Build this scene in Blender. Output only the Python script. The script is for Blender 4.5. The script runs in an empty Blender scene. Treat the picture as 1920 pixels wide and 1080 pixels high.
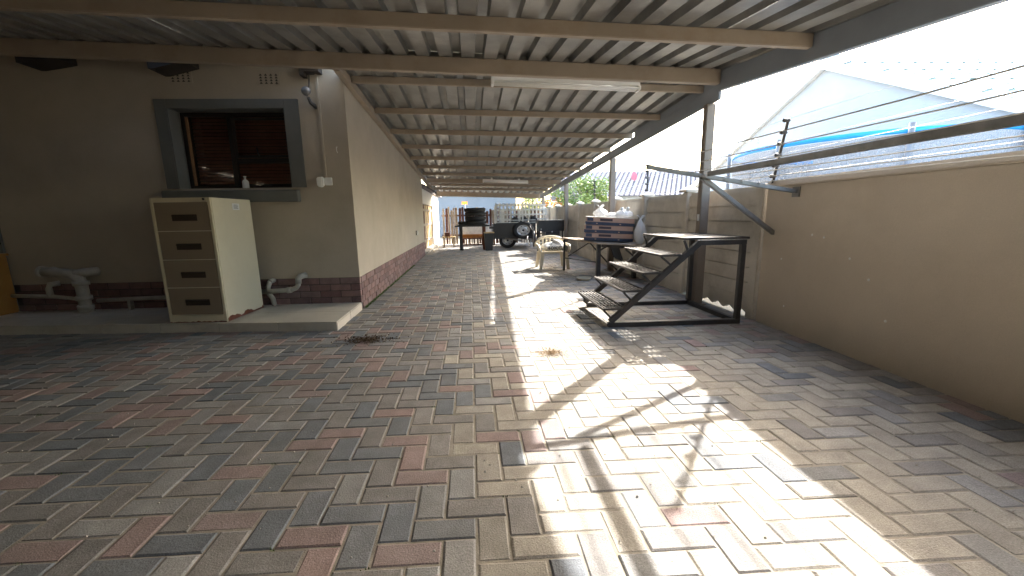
import bpy, bmesh, math, random
from mathutils import Vector, Matrix
random.seed(7)
scene = bpy.context.scene
COL = scene.collection
rad = math.radians

# ------------------------------------------------------------------ camera, sky, sun, exposure
CAM_H = 1.162
cd = bpy.data.cameras.new('camera'); cam = bpy.data.objects.new('camera', cd); COL.objects.link(cam)
RM = ((0.9947730, -0.0331380, 0.0965839), (-0.1009390, -0.1762512, 0.9791562), (-0.0154243, -0.9837873, -0.1786748))
m = Matrix.Identity(4)
for i in range(3):
    m[i][0] = RM[i][0]; m[i][1] = -RM[i][1]; m[i][2] = -RM[i][2]
m[2][3] = CAM_H
cam.matrix_world = m
cd.sensor_width = 36.0; cd.lens = 750.0 * 36 / 1920
cd.clip_start = 0.05; cd.clip_end = 2000
scene.camera = cam

SUN_EL, SUN_AZ = rad(33.0), math.atan2(0.69, 0.725)
world = bpy.data.worlds.new('World'); scene.world = world; world.use_nodes = True
wn = world.node_tree.nodes; wl = world.node_tree.links
bg = wn['Background']
sky = wn.new('ShaderNodeTexSky'); sky.sky_type = 'NISHITA'; sky.sun_disc = False
sky.sun_elevation = SUN_EL; sky.sun_rotation = SUN_AZ
sky.air_density = 1.5; sky.dust_density = 3.8; sky.ozone_density = 2.0
wl.new(sky.outputs[0], bg.inputs[0]); bg.inputs[1].default_value = 0.15
sd = bpy.data.lights.new('sun', 'SUN'); sun = bpy.data.objects.new('sun', sd); COL.objects.link(sun)
sd.energy = 2.0; sd.angle = rad(0.55); sd.color = (1.0, 0.97, 0.92)
to_sun = Vector((math.sin(SUN_AZ) * math.cos(SUN_EL), math.cos(SUN_AZ) * math.cos(SUN_EL), math.sin(SUN_EL)))
sun.rotation_euler = to_sun.to_track_quat('Z', 'Y').to_euler()
sun.location = to_sun * 30
vs = scene.view_settings
vs.view_transform = 'Standard'; vs.look = 'None'; vs.gamma = 1.0; vs.use_curve_mapping = False
vs.exposure = 3.35
scene.render.engine = 'CYCLES'
scene.cycles.use_denoising = True
scene.cycles.max_bounces = 10; scene.cycles.diffuse_bounces = 6; scene.cycles.glossy_bounces = 4
scene.cycles.transparent_max_bounces = 16
scene.cycles.sample_clamp_indirect = 8.0

# ------------------------------------------------------------------ helpers
K = -0.046333           # the plot is not quite square: cross lines run 2.65 degrees off
def W(x, y, z):
    return Vector((x, y + K * x, z))

class MB:
    """collects shapes in plot coordinates (x across, y along the drive, z up)"""
    def __init__(s):
        s.v = []; s.f = []; s.sm = []; s.tint = []; s.t = None
    def add(s, vs_, fs, smooth=False):
        o = len(s.v); s.v += [tuple(a) for a in vs_]
        for f in fs:
            s.f.append([i + o for i in f]); s.sm.append(smooth); s.tint.append(s.t)
        return s
    def box(s, x0, x1, y0, y1, z0, z1):
        vs_ = [(x0,y0,z0),(x1,y0,z0),(x1,y1,z0),(x0,y1,z0),(x0,y0,z1),(x1,y0,z1),(x1,y1,z1),(x0,y1,z1)]
        return s.add(vs_, [(0,3,2,1),(4,5,6,7),(0,1,5,4),(1,2,6,5),(2,3,7,6),(3,0,4,7)])
    def hexa(s, p):      # 8 corners: bottom ring 0-3, top ring 4-7 (counter-clockwise from above)
        return s.add(p, [(0,3,2,1),(4,5,6,7),(0,1,5,4),(1,2,6,5),(2,3,7,6),(3,0,4,7)])
    def bar(s, p, q, w, h, up=(0,0,1)):
        p = Vector(p); q = Vector(q); d = (q - p).normalized(); u = Vector(up)
        if abs(d.dot(u)) > 0.98: u = Vector((0,1,0))
        a = d.cross(u).normalized() * (w / 2); b = a.cross(d).normalized() * (h / 2)
        vs_ = [p-a-b, p+a-b, q+a-b, q-a-b, p-a+b, p+a+b, q+a+b, q-a+b]
        return s.hexa(vs_)
    def tube(s, pts, r, n=10, caps=True, smooth=True):
        pts = [Vector(p) for p in pts]; rs = r if isinstance(r, (list, tuple)) else [r] * len(pts)
        vs_ = []; fs = []
        d0 = (pts[1] - pts[0]).normalized(); u = Vector((0,0,1)) if abs(d0.z) < 0.9 else Vector((1,0,0))
        a = d0.cross(u).normalized()
        for i, p in enumerate(pts):
            d = (pts[min(i+1, len(pts)-1)] - pts[max(i-1, 0)]).normalized()
            a = (a - d * a.dot(d)).normalized(); b = d.cross(a)
            for k in range(n):
                t = 2 * math.pi * k / n
                vs_.append(p + (a * math.cos(t) + b * math.sin(t)) * rs[i])
        for i in range(len(pts) - 1):
            for k in range(n):
                fs.append((i*n+k, i*n+(k+1)%n, (i+1)*n+(k+1)%n, (i+1)*n+k))
        s.add(vs_, fs, smooth)
        if caps:
            o = len(s.v) - len(vs_)
            s.f.append([o+k for k in range(n)][::-1]); s.sm.append(False); s.tint.append(s.t)
            s.f.append([o+(len(pts)-1)*n+k for k in range(n)]); s.sm.append(False); s.tint.append(s.t)
        return s
    def lathe(s, prof, c, n=32, axis='z', sx=1.0, sy=1.0, smooth=True):
        vs_ = []; fs = []; c = Vector(c)
        for (r, z) in prof:
            for k in range(n):
                t = 2 * math.pi * k / n
                q = (r*math.cos(t)*sx, r*math.sin(t)*sy, z)
                if axis == 'y': q = (q[0], -q[2], q[1])
                if axis == 'x': q = (q[2], q[0], q[1])
                vs_.append(c + Vector(q))
        for i in range(len(prof) - 1):
            for k in range(n):
                fs.append((i*n+k, i*n+(k+1)%n, (i+1)*n+(k+1)%n, (i+1)*n+k))
        return s.add(vs_, fs, smooth)
    def prism(s, poly, e):     # planar polygon swept by vector e
        n = len(poly); e = Vector(e); p = [Vector(a) for a in poly]
        vs_ = p + [a + e for a in p]
        fs = [list(range(n))[::-1], [n+i for i in range(n)]] + [(i, (i+1)%n, n+(i+1)%n, n+i) for i in range(n)]
        return s.add(vs_, fs)
    def build(s, name, mat, parent=None, local=False, bevel=0.0, seg=2, shade=False, label=None):
        me = bpy.data.meshes.new(name)
        base = parent.matrix_world.translation if (parent is not None) else Vector((0,0,0))
        if local: vv = [Vector(a) for a in s.v]
        else: vv = [W(*a) - base for a in s.v]
        me.from_pydata(vv, [], s.f)
        for p, sm in zip(me.polygons, s.sm): p.use_smooth = sm or shade
        if any(t is not None for t in s.tint):
            at = me.attributes.new('tint', 'FLOAT_COLOR', 'FACE')
            for i, t in enumerate(s.tint):
                at.data[i].color = (*(t or (1,1,1)), 1)
        bm = bmesh.new(); bm.from_mesh(me)
        bmesh.ops.recalc_face_normals(bm, faces=bm.faces)
        if bevel:
            ed = [e for e in bm.edges if len(e.link_faces) == 2 and e.calc_face_angle(0) > rad(25)]
            bmesh.ops.bevel(bm, geom=ed, offset=bevel, segments=seg, affect='EDGES', clamp_overlap=True)
        bm.to_mesh(me); bm.free()
        if isinstance(mat, (list, tuple)):
            for q in mat: me.materials.append(q)
        else: me.materials.append(mat)
        o = bpy.data.objects.new(name, me); COL.objects.link(o)
        if parent is not None:
            o.parent = parent
        if label: o['label'] = label
        return o

def tag(o, label=None, cat=None, group=None, kind=None):
    if label: o['label'] = label
    if cat: o['category'] = cat
    if group: o['group'] = group
    if kind: o['kind'] = kind
    return o
def thing(name, label, cat, loc, group=None, rz=0.0, raw=False):
    o = bpy.data.objects.new(name, None); COL.objects.link(o)
    o.empty_display_size = 0.1
    o.location = Vector(loc) if raw else W(*loc); o.rotation_euler = (0, 0, rz)
    o.matrix_world = Matrix.Translation(o.location) @ Matrix.Rotation(rz, 4, 'Z')
    return tag(o, label, cat, group)
def sub(o, parent):      # make a part built at the thing's base a child of another part of that thing
    o.parent = parent; return o

# ------------------------------------------------------------------ materials
def mat(name, col, rough=0.7, metal=0.0, var=0.12, scale=6.0, bump=0.0, bscale=60.0, dirt=None, dirt_amt=0.0, dscale=2.0, spec=0.5, tint=False, tint_mul=False, fine=0.0):
    m = bpy.data.materials.new(name); m.use_nodes = True
    n = m.node_tree.nodes; l = m.node_tree.links; b = n['Principled BSDF']
    b.inputs['Roughness'].default_value = rough; b.inputs['Metallic'].default_value = metal
    b.inputs['Specular IOR Level'].default_value = spec
    geo = n.new('ShaderNodeNewGeometry')
    def noise(sc, det=5, ro=0.6):
        t = n.new('ShaderNodeTexNoise'); t.inputs['Scale'].default_value = sc; t.inputs['Detail'].default_value = det
        t.inputs['Roughness'].default_value = ro; l.new(geo.outputs['Position'], t.inputs['Vector']); return t
    def mixc(a, bcol, fac, mode='MIX'):
        x = n.new('ShaderNodeMix'); x.data_type = 'RGBA'; x.blend_type = mode
        for sock, val in ((x.inputs[6], a), (x.inputs[7], bcol)):
            if isinstance(val, tuple): sock.default_value = (*val, 1)
            else: l.new(val, sock)
        if isinstance(fac, float): x.inputs[0].default_value = fac
        else: l.new(fac, x.inputs[0])
        return x.outputs[2]
    if tint:
        at = n.new('ShaderNodeAttribute'); at.attribute_name = 'tint'; c = at.outputs['Color']
    else: c = col
    if var:
        t = noise(scale)
        mr = n.new('ShaderNodeMapRange'); mr.inputs[1].default_value = 0.3; mr.inputs[2].default_value = 0.7
        mr.inputs[3].default_value = 1 - var; mr.inputs[4].default_value = 1 + var
        l.new(t.outputs[0], mr.inputs[0])
        cc = n.new('ShaderNodeCombineColor')
        for i in range(3): l.new(mr.outputs[0], cc.inputs[i])
        c = mixc(c, cc.outputs[0], 1.0, 'MULTIPLY')
    if fine:
        t = noise(180, 3, 0.7)
        mr = n.new('ShaderNodeMapRange'); mr.inputs[1].default_value = 0.35; mr.inputs[2].default_value = 0.65
        mr.inputs[3].default_value = 1 - fine; mr.inputs[4].default_value = 1 + fine
        l.new(t.outputs[0], mr.inputs[0])
        cc = n.new('ShaderNodeCombineColor')
        for i in range(3): l.new(mr.outputs[0], cc.inputs[i])
        c = mixc(c, cc.outputs[0], 1.0, 'MULTIPLY')
    if dirt:
        t = noise(dscale, 8, 0.7)
        mr = n.new('ShaderNodeMapRange'); mr.inputs[1].default_value = 0.5; mr.inputs[2].default_value = 0.72
        mr.inputs[3].default_value = 0; mr.inputs[4].default_value = dirt_amt
        l.new(t.outputs[0], mr.inputs[0]); c = mixc(c, dirt, mr.outputs[0])
    if isinstance(c, tuple): b.inputs['Base Color'].default_value = (*c, 1)
    else: l.new(c, b.inputs['Base Color'])
    if bump:
        t = noise(bscale, 4, 0.65); bp = n.new('ShaderNodeBump'); bp.inputs['Strength'].default_value = bump
        bp.inputs['Distance'].default_value = 0.004
        l.new(t.outputs[0], bp.inputs['Height']); l.new(bp.outputs[0], b.inputs['Normal'])
    return m

M = {}
M['paver'] = mat('paver_concrete', (1,1,1), 0.88, var=0.16, scale=9, bump=0.6, bscale=150, dirt=(0.195,0.175,0.15), dirt_amt=0.45, dscale=1.3, tint=True, fine=0.22, spec=0.3)
M['sand'] = mat('joint_sand', (0.31,0.275,0.225), 0.95, var=0.25, scale=14, bump=0.6, bscale=220, dirt=(0.12,0.13,0.07), dirt_amt=0.5, dscale=3)
M['soil'] = mat('soil', (0.20,0.17,0.12), 0.95, var=0.25, scale=0.6, bump=0.5, bscale=20)
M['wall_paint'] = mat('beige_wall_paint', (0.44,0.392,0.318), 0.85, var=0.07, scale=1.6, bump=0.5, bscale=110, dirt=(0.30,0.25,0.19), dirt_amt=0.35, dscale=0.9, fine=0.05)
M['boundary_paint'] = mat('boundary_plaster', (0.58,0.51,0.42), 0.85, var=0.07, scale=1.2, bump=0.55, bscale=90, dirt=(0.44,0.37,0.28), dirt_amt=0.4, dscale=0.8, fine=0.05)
M['grey_trim'] = mat('grey_trim_paint', (0.15,0.155,0.145), 0.75, var=0.1, scale=3, bump=0.4, bscale=110)
M['brick'] = mat('face_brick', (0.19,0.075,0.06), 0.85, var=0.2, scale=9, bump=0.7, bscale=120, dirt=(0.26,0.17,0.14), dirt_amt=0.4, dscale=6, tint=True, fine=0.15)
M['mortar'] = mat('mortar', (0.095,0.075,0.068), 0.95, var=0.2, scale=12, bump=0.6, bscale=200)
M['tile'] = mat('cream_floor_tile', (0.60,0.56,0.48), 0.35, var=0.1, scale=2.5, dirt=(0.30,0.26,0.20), dirt_amt=0.5, dscale=2.2)
M['grout'] = mat('grout', (0.25,0.22,0.18), 0.9)
M['steel_paint'] = mat('brown_steel_paint', (0.36,0.30,0.232), 0.5, var=0.1, scale=2.2, dirt=(0.27,0.19,0.12), dirt_amt=0.5, dscale=2.4, bump=0.12, bscale=70)
M['post_paint'] = mat('grey_brown_post_paint', (0.24,0.20,0.165), 0.5, var=0.12, scale=3, dirt=(0.14,0.09,0.06), dirt_amt=0.5, dscale=3)
M['zinc'] = mat('weathered_zinc_sheet', (0.34,0.34,0.325), 0.42, metal=0.55, var=0.2, scale=2.4, dirt=(0.17,0.16,0.145), dirt_amt=0.7, dscale=1.7, bump=0.1, bscale=30)
M['rafter_flare'] = mat('flare_blue_rafter', (0.27,0.30,0.34), 0.45, var=0.1, scale=3, dirt=(0.19,0.18,0.17), dirt_amt=0.4, dscale=3)  # bluish lens flare put into the colour of the right rafters
M['white_enamel'] = mat('white_enamel', (0.85,0.84,0.80), 0.35, var=0.04)
M['lamp_glass'] = mat('lamp_tube', (0.85,0.85,0.82), 0.3, var=0.02)
M['cream_metal'] = mat('cream_cabinet_paint', (0.68,0.62,0.46), 0.42, var=0.05, scale=3, dirt=(0.45,0.36,0.22), dirt_amt=0.3, dscale=3)
M['drawer'] = mat('brown_drawer_paint', (0.27,0.215,0.155), 0.45, var=0.08, scale=3, dirt=(0.20,0.16,0.115), dirt_amt=0.35, dscale=3)
M['dark_brown'] = mat('dark_brown_plastic', (0.04,0.026,0.02), 0.5, var=0.1)
M['rust'] = mat('rust', (0.16,0.055,0.03), 0.9, var=0.35, scale=25, bump=0.6, bscale=120)
M['black_steel'] = mat('black_steel', (0.045,0.043,0.042), 0.5, var=0.25, scale=8, dirt=(0.11,0.07,0.045), dirt_amt=0.5, dscale=5, bump=0.2, bscale=60)
M['grate'] = mat('worn_grating_steel', (0.22,0.21,0.20), 0.5, metal=0.3, var=0.25, scale=9, dirt=(0.10,0.065,0.045), dirt_amt=0.5, dscale=6)
M['concrete'] = mat('precast_concrete', (0.58,0.55,0.49), 0.9, var=0.12, scale=3, bump=0.6, bscale=70, dirt=(0.26,0.22,0.16), dirt_amt=0.5, dscale=1.6, fine=0.08)
M['cap'] = mat('pale_concrete_cap', (0.55,0.51,0.45), 0.9, var=0.12, scale=6, bump=0.4)
M['pvc'] = mat('grey_pvc_pipe', (0.42,0.40,0.35), 0.5, var=0.12, scale=8, dirt=(0.20,0.17,0.13), dirt_amt=0.5, dscale=6)
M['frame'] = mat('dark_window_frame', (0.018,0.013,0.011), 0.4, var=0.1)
M['frame_brown'] = mat('wood_jamb', (0.30,0.17,0.09), 0.6, var=0.2, scale=20)  # brown strip just inside the dark window frame
M['blind'] = mat('red_brown_blind', (0.55,0.24,0.18), 0.45, var=0.15, scale=10)
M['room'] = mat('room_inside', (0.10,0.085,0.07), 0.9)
M['dark_timber'] = mat('dark_rafter_wood', (0.035,0.028,0.024), 0.8, var=0.2)  # near-black timber for rafter ends, eaves and ceiling
M['rubber'] = mat('tyre_rubber', (0.022,0.022,0.023), 0.75, var=0.25, scale=14, dirt=(0.07,0.06,0.05), dirt_amt=0.4, dscale=5)
M['silver'] = mat('silver_wheel_paint', (0.55,0.56,0.57), 0.35, metal=0.4, var=0.06)
M['trailer'] = mat('black_trailer_paint', (0.03,0.034,0.04), 0.4, var=0.15)
M['white_paint'] = mat('chipped_white_paint', (0.72,0.70,0.65), 0.55, var=0.08, scale=8, dirt=(0.35,0.28,0.2), dirt_amt=0.4, dscale=6)
M['wood_dark'] = mat('weathered_wood', (0.12,0.052,0.036), 0.85, var=0.3, scale=8, bump=0.4, bscale=50)
M['wood_grey'] = mat('grey_wood', (0.36,0.30,0.235), 0.85, var=0.25, scale=7, bump=0.4, bscale=50)
M['wood_yellow'] = mat('yellow_wood', (0.52,0.38,0.20), 0.7, var=0.25, scale=7, bump=0.3, bscale=50)
M['wood_orange'] = mat('orange_wood', (0.50,0.23,0.07), 0.7, var=0.2, scale=7)
M['yellow_paint'] = mat('yellow_paint', (0.40,0.20,0.05), 0.55, var=0.15, scale=5, dirt=(0.25,0.16,0.05), dirt_amt=0.4, dscale=5)
M['card_pink'] = mat('printed_card_pink', (0.52,0.34,0.26), 0.75, var=0.08)
M['card_blue'] = mat('printed_card_blue', (0.05,0.062,0.10), 0.65, var=0.12)
M['card_top'] = mat('carton_lid', (0.62,0.58,0.52), 0.7, var=0.08)
M['card_label'] = mat('carton_print', (0.07,0.05,0.06), 0.7)
M['white_plastic'] = mat('white_plastic', (0.80,0.80,0.78), 0.4, var=0.05)
M['cream_plastic'] = mat('cream_chair_plastic', (0.66,0.58,0.43), 0.45, var=0.06, scale=6, dirt=(0.4,0.32,0.22), dirt_amt=0.3, dscale=6)
M['sack'] = mat('woven_sack', (0.72,0.71,0.66), 0.7, var=0.1, bump=0.5, bscale=140)
M['sack_green'] = mat('sack_green_print', (0.09,0.22,0.10), 0.7, var=0.1)
M['ink'] = mat('black_ink', (0.03,0.03,0.03), 0.7)
M['galv'] = mat('galvanised_bar', (0.22,0.22,0.22), 0.45, metal=0.3, var=0.2, scale=12, dirt=(0.12,0.07,0.05), dirt_amt=0.3, dscale=8)
M['cord'] = mat('white_cord', (0.75,0.73,0.68), 0.7, var=0.1)
M['wire'] = mat('steel_wire', (0.5,0.5,0.49), 0.4, metal=0.4)
M['insul'] = mat('black_insulator', (0.02,0.02,0.025), 0.5)
M['neigh_wall'] = mat('pale_neighbour_paint', (0.42,0.44,0.47), 0.85, var=0.05, scale=1.5, bump=0.3, bscale=60)
M['neigh_trim'] = mat('white_barge_board', (0.8,0.8,0.78), 0.6, var=0.05)
M['roof_tile'] = mat('pale_green_roof_tile', (0.62,0.69,0.66), 0.75, var=0.2, scale=5, bump=0.3, bscale=40)
M['roof_lilac'] = mat('grey_lilac_roof_tile', (0.11,0.095,0.11), 0.8, var=0.25, scale=4, bump=0.3, bscale=40)
M['blue_pad'] = mat('blue_pad_vinyl', (0.02,0.34,0.80), 0.4, var=0.08)
M['shed_blue'] = mat('blue_grey_sheet', (0.165,0.185,0.21), 0.6, var=0.08, scale=1)
M['red_dish'] = mat('red_dish_paint', (0.42,0.10,0.14), 0.6)
M['orange_sign'] = mat('orange_sign_paint', (0.85,0.30,0.04), 0.6)
M['leaf'] = mat('leaf_green', (0.12,0.19,0.045), 0.6, var=0.35, scale=3)
M['leaf_b'] = mat('leaf_yellow_green', (0.22,0.27,0.06), 0.6, var=0.3, scale=3)
M['flower'] = mat('orange_flower', (0.62,0.22,0.05), 0.6, var=0.2)
M['bark'] = mat('bark', (0.12,0.09,0.06), 0.9, var=0.3, scale=8, bump=0.6)
M['litter'] = mat('dry_leaf_litter', (0.13,0.085,0.05), 0.9, var=0.4, scale=40)
M['moss'] = mat('moss_green', (0.10,0.17,0.04), 0.9, var=0.4, scale=30)
M['spilt_sand'] = mat('spilt_sand', (0.36,0.25,0.14), 0.95, var=0.2, scale=30, bump=0.6, bscale=200)

# window glass, net
mg = bpy.data.materials.new('window_glass'); mg.use_nodes = True
n = mg.node_tree.nodes; l = mg.node_tree.links
tr = n.new('ShaderNodeBsdfTransparent'); gl = n.new('ShaderNodeBsdfGlossy'); gl.inputs['Roughness'].default_value = 0.05
fr = n.new('ShaderNodeFresnel'); fr.inputs[0].default_value = 1.5; mx = n.new('ShaderNodeMixShader')
tr.inputs[0].default_value = (0.8, 0.8, 0.78, 1)
l.new(fr.outputs[0], mx.inputs[0]); l.new(tr.outputs[0], mx.inputs[1]); l.new(gl.outputs[0], mx.inputs[2])
l.new(mx.outputs[0], n['Material Output'].inputs[0]); M['glass'] = mg
mn = bpy.data.materials.new('grey_net'); mn.use_nodes = True
n = mn.node_tree.nodes; l = mn.node_tree.links
tr = n.new('ShaderNodeBsdfTransparent'); b = n['Principled BSDF']; b.inputs['Base Color'].default_value = (0.30,0.31,0.33,1); b.inputs['Roughness'].default_value = 0.9
tx = n.new('ShaderNodeTexNoise'); tx.inputs['Scale'].default_value = 55; tx.inputs['Detail'].default_value = 2
ge = n.new('ShaderNodeNewGeometry'); l.new(ge.outputs['Position'], tx.inputs['Vector'])
mr = n.new('ShaderNodeMapRange'); mr.inputs[1].default_value = 0.42; mr.inputs[2].default_value = 0.58; mr.inputs[3].default_value = 0.5; mr.inputs[4].default_value = 0.95
l.new(tx.outputs[0], mr.inputs[0]); mx = n.new('ShaderNodeMixShader'); l.new(mr.outputs[0], mx.inputs[0])
l.new(tr.outputs[0], mx.inputs[1]); l.new(b.outputs[0], mx.inputs[2]); l.new(mx.outputs[0], n['Material Output'].inputs[0]); M['net'] = mn
# translucent thin plastic
mp = bpy.data.materials.new('thin_white_bag_plastic'); mp.use_nodes = True
n = mp.node_tree.nodes; l = mp.node_tree.links; b = n['Principled BSDF']; b.inputs['Base Color'].default_value = (0.8,0.8,0.79,1); b.inputs['Roughness'].default_value = 0.35
ts = n.new('ShaderNodeBsdfTranslucent'); ts.inputs[0].default_value = (0.8,0.8,0.8,1); mx = n.new('ShaderNodeMixShader'); mx.inputs[0].default_value = 0.45
l.new(b.outputs[0], mx.inputs[1]); l.new(ts.outputs[0], mx.inputs[2]); l.new(mx.outputs[0], n['Material Output'].inputs[0]); M['bag'] = mp

# ------------------------------------------------------------------ ground and paving
g = MB(); g.box(-400, 400, -400, 400, -1.0, -0.02)
go = g.build('ground', M['soil']); tag(go, 'bare brown ground around the plot', 'ground', kind='structure')
pv = MB(); pv.box(-9.0, 3.06, -3.0, 17.2, -0.07, -0.0038)
paving = pv.build('paving', M['sand']); tag(paving, 'herringbone block paving of the driveway with sandy joints', 'paving', kind='structure')

GX, GY = 0.12106, 0.105
OX, OY = -0.01773, 1.602 - K * -0.01773 * 0 + 0.0
def project(x, y, z=0.0):
    p = W(x, y, z) - Vector((0, 0, CAM_H))
    c = [sum(RM[i][j] * p[i] for i in range(3)) for j in range(3)]
    if c[2] < 0.05: return None
    return 960 + 750 * c[0] / c[2], 540 + 750 * c[1] / c[2]

PAL = {  # linear base colours
    'char': [(0.196,0.203,0.214),(0.172,0.182,0.196),(0.214,0.218,0.224),(0.182,0.193,0.208)],
    'pink': [(0.320,0.240,0.224),(0.295,0.222,0.208),(0.338,0.250,0.230),(0.275,0.216,0.204)],
    'brown': [(0.256,0.238,0.224),(0.270,0.251,0.235),(0.240,0.225,0.213),(0.252,0.238,0.226)],
    'grey': [(0.278,0.272,0.264),(0.298,0.290,0.279),(0.258,0.254,0.248),(0.314,0.303,0.288)],
    'buff': [(0.385,0.350,0.298),(0.360,0.328,0.281),(0.41,0.372,0.315),(0.335,0.308,0.268)],
}
def pick(x, y):
    rr = random.random()
    f = min(1, max(0, (x + 0.35) / 0.9))             # mix changes from house side to wall side, partly lighting put into colour
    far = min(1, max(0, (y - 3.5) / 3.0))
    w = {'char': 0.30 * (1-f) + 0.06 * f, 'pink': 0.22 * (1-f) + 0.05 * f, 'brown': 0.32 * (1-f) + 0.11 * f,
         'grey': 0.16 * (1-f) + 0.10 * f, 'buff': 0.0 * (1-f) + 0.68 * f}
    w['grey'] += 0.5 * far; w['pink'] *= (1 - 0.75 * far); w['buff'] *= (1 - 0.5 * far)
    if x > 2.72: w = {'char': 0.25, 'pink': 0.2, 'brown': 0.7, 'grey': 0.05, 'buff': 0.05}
    s = sum(w.values()); rr *= s
    for k, v in w.items():
        rr -= v
        if rr <= 0: return k
    return 'brown'
def paver_geo(mb, x0, x1, y0, y1, zo=0.0, tilt=(0, 0), ch=0.007):
    j = 0.0035
    x0 += j; x1 -= j; y0 += j; y1 -= j
    def zt(x, y): return zo + tilt[0] * (x - (x0+x1)/2) + tilt[1] * (y - (y0+y1)/2)
    r = [(x0,y0),(x1,y0),(x1,y1),(x0,y1)]
    q = [(x0+ch,y0+ch),(x1-ch,y0+ch),(x1-ch,y1-ch),(x0+ch,y1-ch)]
    v = [(x,y,-0.04) for x,y in r] + [(x,y,zt(x,y)-0.0042) for x,y in r] + [(x,y,zt(x,y)) for x,y in q]
    fs = [(8,9,10,11)]
    for i in range(4):
        k = (i+1) % 4
        fs += [(i,k,4+k,4+i), (4+i,4+k,8+k,8+i)]
    mb.add(v, fs)
cells = []
r0 = int((OY - 17.0) / GY) - 1; r1 = int((OY + 1.2) / GY)
for r in range(r0, r1):
    for c in range(-48, 28):
        s = (c + r) % 4
        if s == 0: rect = (OX + c*GX, OX + (c+2)*GX, OY - (r+1)*GY, OY - r*GY, 'H')
        elif s == 2: rect = (OX + c*GX, OX + (c+1)*GX, OY - (r+2)*GY, OY - r*GY, 'V')
        else: continue
        x0, x1, y0, y1, t = rect
        cx, cy = (x0+x1)/2, (y0+y1)/2
        step_y = 4.15 - (cx + 1.41) * 0.063 if cx < -1.41 else 1e9
        if cx < -1.20 and cy > 4.9: continue                       # edging course along the house
        if x0 < -1.43 and y1 > step_y + 0.02 and cx < -1.43:
            if y0 > step_y + 0.01: continue
        if x1 > 3.04: x1 = 3.04
        if x1 - x0 < 0.04: continue
        cells.append((x0, x1, y0, y1, t))
# header course along the house wall
y = 4.95
while y < 12.4:
    cells.append((-1.425, -1.20, y, y + GY, 'E')); y += GY
def vis(cl):
    p = project((cl[0]+cl[1])/2, (cl[2]+cl[3])/2)
    return p is not None and -40 < p[0] < 1960 and p[1] < 1110
order = sorted(range(len(cells)), key=lambda i: (0 if vis(cells[i]) else 1, math.hypot((cells[i][0]+cells[i][1])/2 , (cells[i][2]+cells[i][3])/2)))
single = set(order[:300])
variants = {}
for key, pal in PAL.items():
    for t in 'HVE':
        for vi in range(4):
            mb = MB(); k_ = random.uniform(0.92, 1.08); mb.t = tuple(a * k_ for a in pal[vi])
            wx, wy = {'H': (2*GX, GY), 'V': (GX, 2*GY), 'E': (0.225, GY)}[t]
            tl = (random.uniform(-.012,.012), random.uniform(-.012,.012))
            me_o = mb
            # built about its own centre, sheared like the plot
            paver_geo(mb, -wx/2, wx/2, -wy/2, wy/2, 0, tl, ch=random.uniform(.005,.009))
            variants[(key, t, vi)] = mb
vmesh = {}
def variant_mesh(k):
    if k not in vmesh:
        mb = variants[k]
        o = mb.build('paver', M['paver']); vmesh[k] = o.data; bpy.data.objects.remove(o)
    return vmesh[k]
field = MB()
for i, cl in enumerate(cells):
    x0, x1, y0, y1, t = cl; cx, cy = (x0+x1)/2, (y0+y1)/2
    key = pick(cx, cy)
    zo = random.gauss(0, 0.0013)
    full = abs((x1-x0) - {'H': 2*GX, 'V': GX, 'E': 0.225}[t]) < 1e-3
    if i in single and full:
        me = variant_mesh((key, t, random.randrange(4)))
        o = bpy.data.objects.new('paver', me); COL.objects.link(o); o.parent = paving
        o.location = W(cx, cy, zo)
    else:
        pal = random.choice(PAL[key]); k_ = random.uniform(0.9, 1.1); field.t = tuple(a * k_ for a in pal)
        paver_geo(field, x0, x1, y0, y1, zo, (random.uniform(-.012,.012), random.uniform(-.012,.012)))
fo = field.build('paver_field', M['paver'], paving); fo['kind'] = 'stuff'

# ------------------------------------------------------------------ the house
house = thing('house', 'beige plastered house with dark window and red brick plinth on the left', 'house', (-1.43, 5.13, 0))
FY, SX, HT = 5.13, -1.43, 3.25
w = MB()   # front wall with the window opening
ox0, ox1, oz0, oz1 = -3.44, -2.12, 1.535, 2.445
T = 0.24
w.box(-9.0, ox0, FY, FY+T, 0.42, HT); w.box(ox1, SX, FY, FY+T, 0.42, HT)
w.box(ox0, ox1, FY, FY+T, 0.42, oz0); w.box(ox0, ox1, FY, FY+T, oz1, HT)
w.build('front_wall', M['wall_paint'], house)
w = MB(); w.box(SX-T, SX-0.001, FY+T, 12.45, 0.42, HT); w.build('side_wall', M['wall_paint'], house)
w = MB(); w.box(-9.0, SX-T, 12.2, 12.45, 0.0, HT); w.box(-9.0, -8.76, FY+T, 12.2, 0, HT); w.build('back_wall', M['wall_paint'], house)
w = MB(); w.box(-9.3, SX-0.02, FY+0.02, 12.7, HT, HT+0.12); w.build('ceiling_slab', M['dark_timber'], house)
w = MB(); w.box(-7.6, -7.35, -3.2, FY-.002, -.05, HT); w.build('added_shade_wall', M['wall_paint'], house)  # added unseen wall that keeps light off the left side
w = MB(); w.box(-7.6, 3.3, -3.45, -3.2, -.05, 2.6); w.build('added_shade_wall', M['wall_paint'], house)  # added unseen wall behind the camera, shuts out light from there
w = MB()   # low pitched roof, hidden from the drive by the carport
w.prism([(-9.5, FY-0.1, HT+0.13), (SX+0.02, FY-0.1, HT+0.13), (-5.4, FY-0.1, HT+1.5)], (0, 7.9, 0)); w.build('roof', M['roof_lilac'], house)
pl = MB(); pl.box(-9.0, SX-0.006, FY+0.006, FY+T-0.02, -0.05, 0.419); pl.box(SX-T+0.01, SX-0.006, FY+T-0.02, 12.44, -0.05, 0.419)
plinth = pl.build('plinth', M['mortar'], house)
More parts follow.
